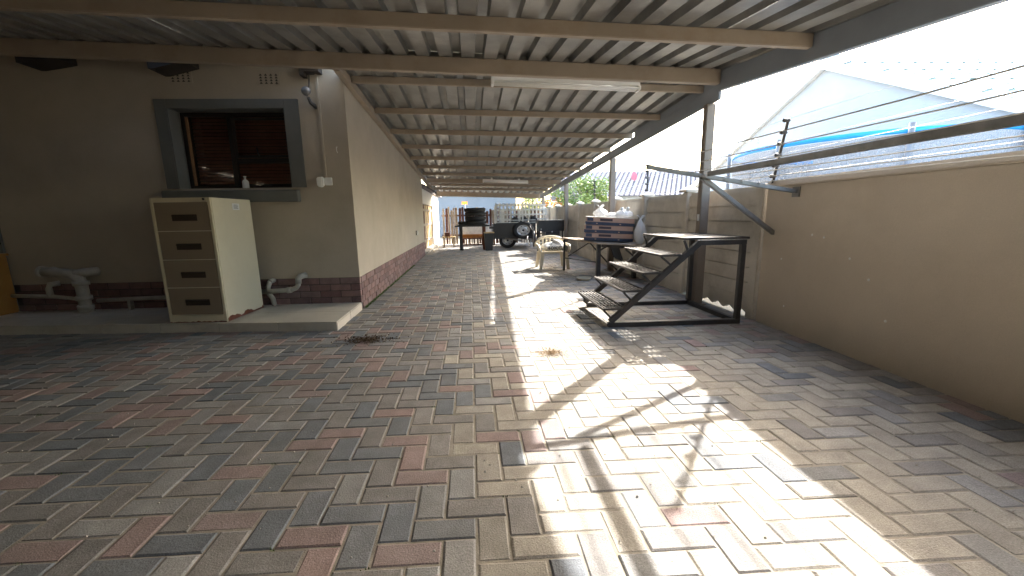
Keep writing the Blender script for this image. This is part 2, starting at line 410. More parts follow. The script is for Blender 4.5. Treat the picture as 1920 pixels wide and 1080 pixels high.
BR = [(0.215,0.13,0.12),(0.18,0.105,0.10),(0.24,0.15,0.14),(0.165,0.105,0.105),(0.22,0.15,0.145)]
def brick(x0, x1, y0, y1, z0, z1):
    mb = MB(); mb.t = random.choice(BR); mb.box(x0, x1, y0, y1, z0, z1)
    o = mb.build('brick', M['brick'], house, bevel=0.004, seg=1); o.parent = plinth
ch = 0.4190 / 5
for c in range(5):
    z0 = c * ch + 0.005; z1 = (c+1) * ch - 0.005
    x = SX; first = True
    while x > -5.4:
        L = (0.255 if not (first and c % 2) else 0.125); first = False
        if z1 > 0.09: brick(x - L + 0.011, x - (0 if x == SX else 0), FY - 0.004 + random.uniform(-.003,.003), FY + 0.06, z0, z1)
        x -= L
    y = FY + 0.065 if c % 2 else FY + 0.065
    off = 0.12 if c % 2 else 0.0
    y0 = FY + 0.07
    yy = y0 - off + 0.0
    while yy < 12.4:
        a = max(yy, y0); bnd = min(yy + 0.235, 12.43)
        if bnd - a > 0.04: brick(SX - 0.06, SX + 0.003 + random.uniform(-.003,.004), a, bnd - 0.011, z0, z1)
        yy += 0.246
# grey window surround, sill
s_ = MB()
sy = FY - 0.028
s_.box(-3.575, ox0, sy, FY-0.001, 1.535, 2.535); s_.box(ox1, -1.965, sy, FY-0.001, 1.535, 2.535); s_.box(ox0, ox1, sy, FY-0.001, oz1, 2.535)
s_.build('window_surround', M['grey_trim'], house, bevel=0.004)
s_ = MB()
for a in ((ox0+.001, ox0+.012, FY-0.0275, FY+0.165, oz0, oz1), (ox1-.012, ox1-.001, FY-0.0275, FY+0.165, oz0, oz1), (ox0+.013, ox1-.013, FY-0.0275, FY+0.165, oz1-0.012, oz1-.001)): s_.box(*a)
s_.build('window_reveal', M['grey_trim'], house)
s_ = MB(); s_.hexa([(-3.60,5.03,1.375),(-2.05,5.03,1.365),(-2.05,5.30,1.365),(-3.60,5.30,1.375),(-3.60,5.03,1.505),(-2.05,5.03,1.495),(-2.05,5.30,1.534),(-3.60,5.30,1.534)])
s_.build('window_sill', M['grey_trim'], house, bevel=0.006)
win = MB(); wy0, wy1 = FY+0.165, FY+0.21
def fr_(mb, x0, x1, z0, z1, t, y0=wy0, y1=wy1):
    mb.box(x0, x0+t, y0, y1, z0, z1); mb.box(x1-t, x1, y0, y1, z0, z1); mb.box(x0+t, x1-t, y0, y1, z0, z0+t); mb.box(x0+t, x1-t, y0, y1, z1-t, z1)
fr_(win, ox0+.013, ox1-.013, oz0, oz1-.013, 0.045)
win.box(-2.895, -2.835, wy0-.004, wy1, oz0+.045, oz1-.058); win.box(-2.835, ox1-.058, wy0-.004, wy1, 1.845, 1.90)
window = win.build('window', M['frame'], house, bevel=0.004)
def wpart(mb, name, mt, **k):
    o = mb.build(name, mt, house, **k); o.parent = window; return o
q = MB(); fr_(q, -2.83, ox1-.062, 1.905, 2.37, 0.03, wy0-.015, wy0-.005); wpart(q, 'sash', M['frame'])
q = MB(); q.box(ox0+.06, ox0+.085, wy0+.01, wy0+.03, oz0+.046, oz1-.06); wpart(q, 'jamb', M['frame_brown'])
for (a, b_, c, d) in ((ox0+.06, -2.897, oz0+.047, oz1-.06), (-2.833, ox1-.06, 1.902, oz1-.06), (-2.833, ox1-.06, oz0+.047, 1.843)):
    q = MB(); q.box(a, b_, wy1-.014, wy1-.010, c, d); wpart(q, 'pane', M['glass'])
q = MB(); q.tube([(-2.55, wy0-.02, 1.92), (-2.55, wy0-.045, 1.95), (-2.56, wy0-.04, 2.02)], 0.008, 6); wpart(q, 'handle', M['insul'])
z = 1.60
while z < 2.38:
    q = MB(); q.hexa([(ox0+.10,wy1+.012,z),(ox1-.09,wy1+.012,z),(ox1-.09,wy1+.03,z+.034),(ox0+.10,wy1+.03,z+.034),(ox0+.10,wy1+.010,z+.003),(ox1-.09,wy1+.010,z+.003),(ox1-.09,wy1+.028,z+.036),(ox0+.10,wy1+.028,z+.036)])
    wpart(q, 'blind_slat', M['blind']); z += 0.041
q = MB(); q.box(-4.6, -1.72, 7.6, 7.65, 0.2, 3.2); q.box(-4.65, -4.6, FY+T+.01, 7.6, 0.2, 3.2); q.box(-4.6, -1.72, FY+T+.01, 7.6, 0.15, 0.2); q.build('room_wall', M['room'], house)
bt = MB(); bt.lathe([(0.0,0),(0.036,0),(0.038,0.015),(0.036,0.085),(0.024,0.105),(0.011,0.112),(0.011,0.14),(0.018,0.142),(0.018,0.152),(0,0.152)], (-2.745, FY+0.125, 1.534), 16)
bt2 = bt.build('soap_bottle', M['white_plastic']); tag(bt2, 'small pale pump bottle standing on the window sill', 'bottle')
# air vents
for (x0, z0) in ((-2.393, 2.69), (-3.366, 2.71)):
    q = MB(); vw, vh = 0.25, 0.13
    q.box(x0, x0+vw, FY-0.006, FY-0.001, z0, z0+vh)
    ve = q.build('air_vent', M['wall_paint'], house)
    for i in range(4):
        for j in range(4):
            q = MB(); xx = x0 + 0.02 + i*0.058; zz = z0 + 0.012 + j*0.029
            q.prism([(xx,FY-0.0075,zz),(xx+.034,FY-0.0075,zz),(xx+.017,FY-0.0075,zz+.022)], (0,0.0012,0))
            o = q.build('vent_hole', M['insul'], house); o.parent = ve
# dark rafter ends under the eaves
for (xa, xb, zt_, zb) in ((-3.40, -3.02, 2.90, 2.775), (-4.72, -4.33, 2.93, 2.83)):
    q = MB(); q.prism([(xa,4.86,zt_+.1),(xb,4.86,zt_+.1),(xb,4.86,zt_-.045),(xa+.05,4.86,zb),(xa,4.86,zb)], (0,0.262,0)); q.build('rafter_end', M['dark_timber'], house)
q = MB(); q.box(-9.0, -1.46, 4.83, 4.86, 2.91, 3.2); q.box(-9.0, -1.46, 4.86, FY-.002, 3.14, 3.2); q.build('eaves_board', M['dark_timber'], house)
q = MB(); q.box(-1.875, -1.83, 5.0, 5.128, 2.76, 2.90); q.box(-1.83, -1.66, 5.0, 5.128, 2.80, 2.90); q.build('rafter_end', M['dark_timber'], house)
# conduit and sensor
cn = thing('security_sensor', 'white sensor box at the end of a thin conduit beside the window', 'sensor', (-1.70, FY, 1.57))
q = MB(); q.box(-1.742, -1.715, FY-0.022, FY-0.001, 1.63, 2.92); q.build('conduit', M['wall_paint'], cn)
q = MB(); q.box(-1.735, -1.655, FY-0.04, FY-0.001, 1.555, 1.645); q.build('junction_box', M['white_plastic'], cn, bevel=.005)
q = MB(); q.hexa([(-1.80,FY-.13,1.53),(-1.737,FY-.12,1.52),(-1.737,FY-.03,1.54),(-1.80,FY-.04,1.55),(-1.81,FY-.12,1.64),(-1.737,FY-.11,1.65),(-1.737,FY-.02,1.65),(-1.80,FY-.03,1.65)]); q.build('sensor_head', M['white_plastic'], cn, bevel=.012)
lm = thing('wall_spotlight', 'dark round lamp hanging from a short bracket under the eaves', 'lamp', (-1.83, FY, 2.45))
q = MB(); q.tube([(-1.80,5.10,2.80),(-1.80,5.06,2.66),(-1.81,5.05,2.62)], 0.007, 6); q.build('stem', M['black_steel'], lm)
q = MB(); q.lathe([(0.0,0.05),(0.025,0.05),(0.048,0.03),(0.05,0.0),(0.042,-0.002),(0.036,0.0),(0.02,0.01),(0.0,0.012)], (-1.82,5.02,2.59), 20, axis='y'); q.build('lamp_head', M['galv'], lm)
q = MB(); q.tube([(-1.82,5.05,2.54),(-1.80,5.07,2.48),(-1.765,5.08,2.45),(-1.77,5.125,2.44)], [0.018,0.02,0.024,0.018], 8); q.build('bracket', M['black_steel'], lm)
hk = MB(); hk.tube([(-1.565,FY-.001,2.0),(-1.565,FY-.03,1.995),(-1.565,FY-.035,1.95),(-1.56,FY-.02,1.93)], 0.004, 6)
tag(hk.build('wall_hook', M['white_plastic']), 'small white hook screwed to the house corner', 'hook')
q = thing('wall_socket', 'small grey outdoor socket box low on the house side wall', 'socket', (SX, 10.7, 0.74))
a = MB(); a.box(SX, SX+.035, 10.55, 10.85, 0.69, 0.81); a.build('box', M['pvc'], q, bevel=.006)
a = MB(); a.box(SX+.036, SX+.042, 10.6, 10.7, 0.71, 0.79); a.build('cover', M['white_plastic'], q)

# ------------------------------------------------------------------ tiled porch slab
ps = MB(); SH = 0.095
def fy(x): return 4.15 - (x + 1.41) * 0.063
ps.hexa([(-7.0,fy(-7.0)+.008,-.05),(-1.438,fy(-1.42)+.008,-.05),(-1.438,FY+.0,-.05),(-7.0,FY,-.05),(-7.0,fy(-7.0)+.008,SH-.006),(-1.438,fy(-1.42)+.008,SH-.006),(-1.438,FY,SH-.006),(-7.0,FY,SH-.006)])
porch = ps.build('porch_slab', M['grout']); tag(porch, 'low cream tiled porch slab along the house front', 'step', kind='structure')
x = -1.43
while x > -6.6:
    x1_, x0_ = x, x - 0.62
    for k in range(2):
        q = MB(); g1 = 0.0025
        ya0, ya1 = fy(x0_), fy(x1_); yb = FY - 0.008
        la, lb = (k/2, (k+1)/2)
        Y = lambda xx, f_: (fy(xx)) * (1-f_) + yb * f_
        q.hexa([(x0_+g1,Y(x0_,la)+g1,SH-.012),(x1_-g1,Y(x1_,la)+g1,SH-.012),(x1_-g1,Y(x1_,lb)-g1,SH-.012),(x0_+g1,Y(x0_,lb)-g1,SH-.012),
                (x0_+g1,Y(x0_,la)+g1,SH),(x1_-g1,Y(x1_,la)+g1,SH),(x1_-g1,Y(x1_,lb)-g1,SH),(x0_+g1,Y(x0_,lb)-g1,SH)])
        q.build('tile', M['tile'], porch, bevel=.002, seg=1)
    q = MB(); q.hexa([(x0_+.003,fy(x0_),-.03),(x1_-.003,fy(x1_),-.03),(x1_-.003,fy(x1_)+.010,-.03),(x0_+.003,fy(x0_)+.010,-.03),(x0_+.003,fy(x0_),SH-.014),(x1_-.003,fy(x1_),SH-.014),(x1_-.003,fy(x1_)+.010,SH-.014),(x0_+.003,fy(x0_)+.010,SH-.014)])
    q.build('edge_tile', M['tile'], porch)
    x = x0_
for (a, b_) in ((4.16, 4.62), (4.625, 5.12)):
    q = MB(); q.box(-1.4375, -1.428, a, b_, -.03, SH-.014); q.build('edge_tile', M['tile'], porch)

# ------------------------------------------------------------------ filing cabinet
cb = thing('filing_cabinet', 'cream four drawer filing cabinet with brown drawers, rusted at the bottom', 'cabinet', (-2.9, 4.6, SH))
cx0, cx1, cy0, cy1, cz0, cz1 = -3.205, -2.605, 4.30, 4.98, SH+.002, 1.388
def cs(p):      # body leans back a little to the right with depth
    return (p[0] + (p[1]-cy0) * 0.06, p[1] - (p[0]-cx0) * 0.04, p[2])
def cbox(mb, x0, x1, y0, y1, z0, z1):
    mb.hexa([cs(p) for p in ((x0,y0,z0),(x1,y0,z0),(x1,y1,z0),(x0,y1,z0),(x0,y0,z1),(x1,y0,z1),(x1,y1,z1),(x0,y1,z1))])
q = MB(); cbox(q, cx0, cx1, cy0+.02, cy1, cz0, cz1); q.build('body', M['cream_metal'], cb, bevel=.004)
q = MB()
cbox(q, cx0, cx0+.028, cy0, cy0+.019, cz0, cz1); cbox(q, cx1-.028, cx1, cy0, cy0+.019, cz0, cz1); cbox(q, cx0+.028, cx1-.028, cy0, cy0+.019, cz1-.035, cz1); cbox(q, cx0+.028, cx1-.028, cy0, cy0+.019, cz0, cz0+.075)
q.build('front_frame', M['cream_metal'], cb, bevel=.003)
dz0, dz1 = cz0 + .082, cz1 - .041; dh = (dz1 - dz0) / 4
for i in range(4):
    z0 = dz0 + i * dh
    q = MB(); cbox(q, cx0+.034, cx1-.034, cy0+.002, cy0+.0185, z0+.004, z0+dh-.004); d = q.build('drawer', M['drawer'], cb, bevel=.003)
    q = MB(); hx0, hx1 = cx0+.20, cx1-.15; zc = z0 + dh*0.46
    cbox(q, hx0, hx1, cy0-.004, cy0+.0015, zc-.032, zc+.032); o = q.build('handle_recess', M['dark_brown'], cb, bevel=.002); o.parent = d
    q = MB(); cbox(q, hx0+.01, hx1-.01, cy0-.022, cy0-.0045, zc+.012, zc+.026); o = q.build('handle', M['dark_brown'], cb, bevel=.003); o.parent = d
    q = MB(); cbox(q, cx0+.03, cx1-.03, cy0-.004, cy0+.001, z0+dh-.0035, z0+dh+.0035); q.build('drawer_gap_strip', M['cream_metal'], cb)
q = MB(); q.lathe([(0,.006),(.012,.006),(.012,0)], cs((cx1-.06, cy0-.001, cz1-.017)), 14, axis='y'); q.build('lock', M['black_steel'], cb)
q = MB(); cbox(q, cx1+.0002, cx1+.0012, cy0+.34, cy0+.46, cz1-.12, cz1-.05); o = q.build('paper_label', M['white_plastic'], cb)
q = MB(); 
for k in range(4): cbox(q, cx1+.0014, cx1+.0018, cy0+.36+.001*k, cy0+.44-.01*(k%2), cz1-.105+k*.012, cz1-.101+k*.012)
o2 = q.build('label_print', M['ink'], cb); o2.parent = o
q = MB(); pts = [(0.0, .0)]; t = 0; prof = []
random.seed(11)
hh = 0.035
while t < 0.679:
    hh = max(.016, min(.075, hh + random.uniform(-.02,.022))); prof.append((t, hh)); t += random.uniform(.02,.055)
prof.append((.679, .03))
poly = [cs((cx1+.001, cy0+.021, cz0))] + [cs((cx1+.001, cy0+.021+min(t*0.962,.655), cz0+h_)) for t, h_ in prof] + [cs((cx1+.001, cy1-.002, cz0))]
q.prism(poly, (0.0012, 0, 0)); q.build('rust_patch', M['rust'], cb)
q = MB()
poly = [cs((cx0+.005, cy0-.0012, cz0))] + [cs((cx0+.005+i*.0295, cy0-.0012, cz0+max(.004,random.gauss(.009,.005)))) for i in range(21)] + [cs((cx1-.004, cy0-.0012, cz0))]
q.prism(poly, (0, 0.001, 0)); q.build('rust_patch', M['rust'], cb)
random.seed(21)

# ------------------------------------------------------------------ pipes on the house front
wp = thing('waste_pipe', 'pale plastic waste pipe with upturned elbow right of the filing cabinet', 'pipe', (-2.3, 5.0, SH))
q = MB(); q.tube([(-2.62,5.04,.275),(-2.40,5.04,.285),(-2.24,5.04,.295),(-2.19,5.045,.315),(-2.165,5.05,.35),(-2.16,5.05,.40)], .03, 12); q.build('pipe_run', M['pvc'], wp)
q = MB(); q.tube([(-2.16,5.05,.37),(-2.155,5.05,.43),(-2.13,5.06,.455),(-2.09,5.125,.462)], .037, 12); q.build('elbow', M['pvc'], wp)
q = MB(); q.tube([(-2.25,5.04,.292),(-2.30,5.04,.288)], .038, 12); q.build('collar', M['pvc'], wp)
q = MB(); q.tube([(-2.50,5.05,.40),(-2.53,5.05,.33),(-2.53,5.05,.25),(-2.49,5.05,.19),(-2.475,5.05,SH)], .028, 10); q.tube([(-2.50,5.05,.40),(-2.49,5.13,.405)], .028, 10); q.build('trap', M['pvc'], wp)
sp = thing('soil_pipe', 'thick grey soil pipe with a bend rising from the dark porch', 'pipe', (-4.66, 5.0, SH))
q = MB(); q.tube([(-4.655,4.99,SH),(-4.655,4.99,.16),(-4.655,4.99,.40),(-4.67,4.99,.50),(-4.73,4.995,.555),(-4.82,5.0,.565),(-5.06,5.01,.585)], [.075,.06,.06,.062,.062,.055,.055], 14); q.build('pipe_bend', M['pvc'], sp)
for z in (.13,.24,.42):
    q = MB(); q.tube([(-4.655,4.99,z),(-4.655,4.99,z+.05)], .078, 14); q.build('collar', M['pvc'], sp)
q = MB(); q.tube([(-5.06,5.01,.585),(-5.10,5.02,.59)], .068, 14); q.tube([(-5.05,5.01,.585),(-5.05,5.128,.585)], .05, 12); q.build('end_cap', M['pvc'], sp)
q = MB(); q.tube([(-4.70,4.99,.555),(-4.60,5.02,.57),(-4.56,5.13,.57)], .05, 12); q.build('wall_branch', M['pvc'], sp)
tp = thing('thin_drain_pipe', 'thin drain pipe running low along the dark brick plinth', 'pipe', (-4.4, 5.05, SH))
q = MB(); q.tube([(-5.6,5.05,.305),(-5.05,5.05,.28),(-4.74,5.06,.235)], .024, 8); q.tube([(-4.57,5.06,.215),(-3.9,5.05,.235),(-3.2,5.05,.24),(-2.62,5.05,.27)], .024, 8); q.build('pipe_run', M['pvc'], tp)
q = MB(); q.tube([(-5.09,5.05,.28),(-5.09,5.05,.38),(-5.08,5.06,.425),(-5.03,5.128,.43)], .032, 10); q.build('elbow', M['pvc'], tp)
q = MB(); q.box(-3.0,-2.97,5.02,5.08,SH,.225); q.box(-4.2,-4.17,5.02,5.08,SH,.205); q.build('pipe_support', M['pvc'], tp)
yb = thing('yellow_bin', 'yellow painted wooden box standing at the left end of the porch', 'box', (-5.7, 4.8, SH))
q = MB(); q.box(-6.2, -5.52, 4.86, 5.09, SH+.001, .78); q.build('body', M['yellow_paint'], yb, bevel=.008)
q = MB(); q.box(-6.22, -5.50, 4.84, 5.10, .782, .81); q.build('lid', M['yellow_paint'], yb, bevel=.005)
q = MB(); q.box(-6.2, -5.52, 4.853, 4.859, .40, .47); q.build('batten', M['yellow_paint'], yb)
dj = MB(); dj.box(-5.72, -5.56, FY-.03, FY-.001, SH+.002, 2.25)
tag(dj.build('door_frame', M['grey_trim']), 'dark grey door frame at the far left of the house front', 'door frame')

# ------------------------------------------------------------------ carport
cp = thing('carport', 'long carport of brown steel beams and zinc sheets over the driveway', 'carport', (2.85, 4.92, 0))
def z_near(x, y): return 2.822 - 0.0375 * x - 0.115 * (4.7 - y)
def z_far(x, y): return 2.762 - 0.0377 * x - 0.056 * (y - 5.2)
def beam(name, xa, ya, xb, yb_, za, zb, wd, h, mt='steel_paint'):
    q = MB(); q.hexa([(xa,ya-wd/2,za-h),(xb,yb_-wd/2,zb-h),(xb,yb_+wd/2,zb-h),(xa,ya+wd/2,za-h),(xa,ya-wd/2,za),(xb,yb_-wd/2,zb),(xb,yb_+wd/2,zb),(xa,ya+wd/2,za)])
    return q.build(name, M[mt], cp, bevel=.006)
XL, XR = -7.34, 2.795
for yb_, h in ((-3.0, .105), (-1.8, .105), (-0.55, .105), (0.8, .105), (2.12, .105), (3.42, .105)):
    beam('beam', XL, yb_, XR, yb_, z_near(XL, yb_)-.003, z_near(XR, yb_)-.003, .06, h)
beam('beam', XL, 4.71, XR, 4.66, z_near(XL, 4.71)-.003, z_near(XR, 4.66)-.003, .075, .15)
def rafter(x0, x1, pts, h, mt='steel_paint'):
    q = MB()
    for (ya, za), (yb_, zb) in zip(pts, pts[1:]):
        q.hexa([(x0,ya,za),(x1,ya,za),(x1,yb_,zb),(x0,yb_,zb),(x0,ya,za+h),(x1,ya,za+h),(x1,yb_,zb+h),(x0,yb_,zb+h)])
    return q.build('rafter', M[mt], cp, bevel=.005)
rb = lambda y: 2.465 - .108 * (4.215 - y)
rafter(2.80, 2.87, [(-3.15, rb(-3.15)-.013), (4.70, rb(4.70)-.013)], .20, 'rafter_flare')
rfb = lambda y: 2.42 - .0505 * (y - 4.9)
rafter(2.832, 2.868, [(4.705, rfb(4.705)-.013), (16.6, rfb(16.6)-.013)], .163, 'rafter_flare')
q = MB(); q.hexa([(2.836,4.72,rfb(4.72)+.1505),(2.864,4.72,rfb(4.72)+.1505),(2.864,7.1,rfb(7.1)+.1505),(2.836,7.1,rfb(7.1)+.1505),(2.836,4.72,z_far(2.85,4.72)),(2.864,4.72,z_far(2.85,4.72)),(2.864,7.1,z_far(2.85,7.1)),(2.836,7.1,z_far(2.85,7.1))])
q.build('closing_strip', M['rafter_flare'], cp)
lfb = lambda y: z_far(-1.39, y) - .083 - .03
rafter(-1.425, -1.355, [(4.76, lfb(4.76)), (16.6, lfb(16.6) - .06)], .10)
for k in range(10):
    ya, yb_ = 5.2 + 1.15*k, 5.05 + 1.115*k
    beam('purlin', -1.350, ya, 2.872, yb_, z_far(-1.35, ya)-.003, z_far(2.872, yb_)-.003, .05, .078 if k != 7 else .13)
beam('fascia', -1.43, 16.73, 3.0, 16.73, z_far(-1.43, 16.72)+.075, z_far(3.0, 16.5)+.075, .04, .27)
q = MB(); q.hexa([(-7.34,4.752,z_near(-7.34,4.7)-.13),(3.04,4.707,z_near(3.04,4.7)-.13),(3.04,4.727,z_near(3.04,4.7)-.13),(-7.34,4.772,z_near(-7.34,4.7)-.13),(-7.34,4.752,z_near(-7.34,4.7)+.07),(3.04,4.707,z_near(3.04,4.7)+.07),(3.04,4.727,z_near(3.04,4.7)+.07),(-7.34,4.772,z_near(-7.34,4.7)+.07)])
q.build('ridge_flashing', M['zinc'], cp)
# roof sheets: trapezoid ribs, four to a sheet
PITCH = 0.235
def sheet(x0, ya, yb_, zf, n=4, PITCH=PITCH):
    q = MB(); prof = []
    for i in range(n):
        b0 = x0 + i * PITCH
        prof += [(b0, 0), (b0 + .128, 0), (b0 + .140, .066), (b0 + .217, .066), (b0 + .229, 0)]
    prof.append((x0 + n * PITCH + .004, 0.0))
    vs_ = []
    sag = random.uniform(-.003, .003)
    ys = [ya, (ya+yb_)/2, yb_]
    for j, y in enumerate(ys):
        for (x, dz) in prof: vs_.append((x, y, zf(x, y) + dz + .0015 + (sag if j == 1 else 0)))
    np_ = len(prof); fs = []
    for j in range(2):
        for i in range(np_-1): fs.append((j*np_+i, j*np_+i+1, (j+1)*np_+i+1, (j+1)*np_+i))
    q.add(vs_, fs)
    o = q.build('roof_sheet', M['zinc'], cp)
    md = o.modifiers.new('thick', 'SOLIDIFY'); md.thickness = 0.0012; md.offset = 1
    return o
x = -7.32; i = 0
while x < 2.95:
    n_ = 4 if x + 4*PITCH < 3.0 else max(1, round((3.03 - x) / PITCH))
    sheet(x, -3.18, 4.745, (lambda a, b_, s=i % 2 * .0016: z_near(a, b_) + s), n_); x += n_ * PITCH; i += 1
PF = 0.2406
for i, n_ in enumerate((4, 4, 4, 4, 2)):
    x = -1.455 + 4 * i * PF
    sheet(x, 4.752, 10.6, (lambda a, b_, s=i % 2 * .0016: z_far(a, b_) + s), n_, PF)
    sheet(x, 10.45, 16.7, (lambda a, b_, s=i % 2 * .0016: z_far(a, b_) + s - .002), n_, PF)
for y in (4.92, 8.2, 12.17, 16.05):
    zt = rfb(y)
    q = MB(); q.box(2.81, 2.915, y-.045, y+.045, -.02, zt + .001); po = q.build('post', M['post_paint'], cp, bevel=.006)
    q = MB(); q.box(2.78, 2.945, y-.075, y+.075, 0.001, .012); o = q.build('base_plate', M['post_paint'], cp); o.parent = po
q = MB(); q.box(2.80, 2.8095, 4.895, 4.925, 1.06, 1.14); q.build('paper_label', M['white_plastic'], cp)
# fluorescent fittings
def fluoro(x0, x1, y, zt0, zt1, label):
    t = thing('fluorescent_light', label, 'light', ((x0+x1)/2, y, (zt0+zt1)/2), 'fluorescent lights under the carport')
    def hb(mb, a, b_, y0, y1, d0, d1):
        za = zt0 + (zt1-zt0)*(a-x0)/(x1-x0); zb = zt0 + (zt1-zt0)*(b_-x0)/(x1-x0)
        mb.hexa([(a,y0,za-d1),(b_,y0,zb-d1),(b_,y1,zb-d1),(a,y1,za-d1),(a,y0,za-d0),(b_,y0,zb-d0),(b_,y1,zb-d0),(a,y1,za-d0)])
    q = MB(); hb(q, x0, x1, y-.045, y+.045, 0, .055); q.build('body', M['white_enamel'], t, bevel=.006)
    for f_ in (.2, .8):
        xb = x0 + (x1-x0)*f_; zb = zt0 + (zt1-zt0)*f_
        q = MB(); q.box(xb-.03, xb+.03, y-.02, y+.02, zb+.0005, zb+.052); q.build('spacer', M['white_enamel'], t)
    for dy in (-.05,):
        q = MB(); q.tube([(x0+.03, y+dy, zt0-.078), (x1-.03, y+dy, zt1-.078)], .016, 12); q.build('tube', M['lamp_glass'], t)
    q = MB(); q.tube([(x0+.03, y+.03, zt0-.078), (x1-.03, y+.03, zt1-.078)], .016, 12); q.build('tube', M['lamp_glass'], t)
    for a, b_ in ((x0, x0+.03), (x1-.03, x1)):
        q = MB(); hb(q, a, b_, y-.07, y+.055, .052, .10); q.build('end_cap', M['white_enamel'], t, bevel=.004)
    return t
fluoro(0.28, 1.99, 4.90, z_far(.28,4.9)-.05, z_far(1.99,4.9)-.05, 'long white fluorescent light behind the thick near beam')
fluoro(0.40, 1.80, 12.75, z_far(.4,12.75)-.055, z_far(1.8,12.75)-.055, 'distant white fluorescent light at the far end of the carport')

# ------------------------------------------------------------------ right-hand walls
bw = thing('boundary_wall', 'plain beige plastered boundary wall on the right of the driveway', 'wall', (3.03, 2.0, 0))
q = MB(); q.hexa([(2.80,-3.0,-.05),(3.0,-3.0,-.05),(3.23,4.06,-.05),(3.03,4.06,-.05),(2.80,-3.0,1.40),(3.0,-3.0,1.40),(3.23,4.06,1.40),(3.03,4.06,1.40)])
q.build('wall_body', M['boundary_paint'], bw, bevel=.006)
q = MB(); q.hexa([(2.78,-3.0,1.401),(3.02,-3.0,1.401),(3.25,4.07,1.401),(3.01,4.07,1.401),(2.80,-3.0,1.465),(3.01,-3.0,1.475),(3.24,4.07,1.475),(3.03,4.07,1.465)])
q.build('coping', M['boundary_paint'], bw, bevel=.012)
random.seed(5)
q = MB()
for i in range(9):
    y = random.uniform(1.6, 3.9); z = random.uniform(.15, 1.0); xw = 2.80 + (y+3)/7.06*.23
    q.lathe([(.0,.004),(.009,.003),(.011,0)], (xw, y, z), 7, axis='x')
for v_ in range(len(q.v)):
    x, y, z = q.v[v_]; base = 2.80 + (y+3)/7.06*.23; q.v[v_] = (base - (x - base) - .0005 if x > base else x, y, z)
q.build('paint_fleck', M['white_plastic'], bw)['kind'] = 'stuff'
pw = thing('precast_wall', 'precast concrete slab wall with capped posts behind the steel stairs', 'wall', (3.06, 8.0, 0))
PY = [4.16, 5.66, 7.05, 8.55, 10.0, 11.45, 12.9, 14.35, 15.8, 17.25]
for i, y in enumerate(PY):
    q = MB(); q.box(3.02, 3.15, y-.065, y+.065, -.05, 1.445); po = q.build('post', M['concrete'], pw, bevel=.01)
    if i == 0: continue
    q = MB(); q.box(2.985, 3.185, y-.10, y+.10, 1.4455, 1.475)
    q.add([(2.985,y-.10,1.475),(3.185,y-.10,1.475),(3.185,y+.10,1.475),(2.985,y+.10,1.475),(3.085,y,1.535)], [(0,1,4),(1,2,4),(2,3,4),(3,0,4)])
    o = q.build('cap', M['cap'], pw); o.parent = po
for i in range(len(PY)-1):
    ya, yb_ = PY[i]+.066, PY[i+1]-.066; np_ = 8 if i == 0 else 6
    zz = [0.055 + (1.40-.055)*k/np_ for k in range(np_+1)]
    for k in range(np_):
        if i == 0 and k == 0:      # lowest slab ends in a broken scalloped edge that lets light through
            poly = [(3.06, ya, zz[1]-.006), (3.06, yb_, zz[1]-.006), (3.06, yb_, .015)]
            m_ = 12
            for j in range(m_, -1, -1):
                poly.append((3.06, ya + (yb_-ya)*j/m_, .07 if j % 2 else .018))
            q = MB(); q.prism(poly, (.045, 0, 0)); q.build('panel', M['concrete'], pw); continue
        dx = random.uniform(-.004,.004)
        q = MB(); q.box(3.055+dx, 3.08, ya, yb_, zz[k] + (-.08 if k == 0 else 0), zz[k+1]-.015); q.box(3.0802, 3.11, ya, yb_, zz[k] + (-.08 if k == 0 else .03), zz[k+1]+.029); q.build('panel', M['concrete'], pw)

# ------------------------------------------------------------------ electric fence
ef = thing('electric_fence', 'electric fence of thin posts, black insulators and wires on the walls', 'fence', (3.1, 4.0, 1.46))
EP = [((2.93, 0.9, 1.46), (2.74, 0.55, 1.975)), ((3.03, 4.0, 1.44), (2.86, 3.66, 1.975)), ((3.11, 7.1, 1.38), (3.10, 7.1, 2.0)), ((3.11, 10.15, 1.38), (3.10, 10.15, 1.98)), ((3.11, 13.1, 1.38), (3.10, 13.1, 1.96))]
tops = []
for (p0, p1) in EP:
    p0, p1 = Vector(p0), Vector(p1)
    q = MB(); q.bar(p0, p1, .022, .022); po = q.build('post', M['insul'], ef)
    row = []
    for k in range(6):
        p = p0.lerp(p1, .12 + .86 * k / 5) + Vector((-.014, 0, 0))
        q = MB(); q.lathe([(0,-.035),(.014,-.03),(.02,-.012),(.013,0),(.02,.012),(.014,.03),(0,.035)], p, 10, axis='x'); o = q.build('insulator', M['insul'], ef); o.parent = po
        row.append((p[0]-.03, p[1], p[2]))
    tops.append(row)
for a, b_ in zip(tops, tops[1:]):
    for k in (0, 2, 3, 5):
        mid = tuple((a[k][i]+b_[k][i])/2 - (.012 if i == 2 else 0) for i in range(3))
        q = MB(); q.tube([a[k], mid, b_[k]], .0018, 5, caps=False); q.build('wire', M['wire'], ef)
q = MB(); q.tube([(3.125,4.6,1.93),(3.12,4.45,1.95),(3.14,4.42,1.90),(3.12,4.4,1.94)], .004, 5); q.build('wire_tail', M['wire'], ef)

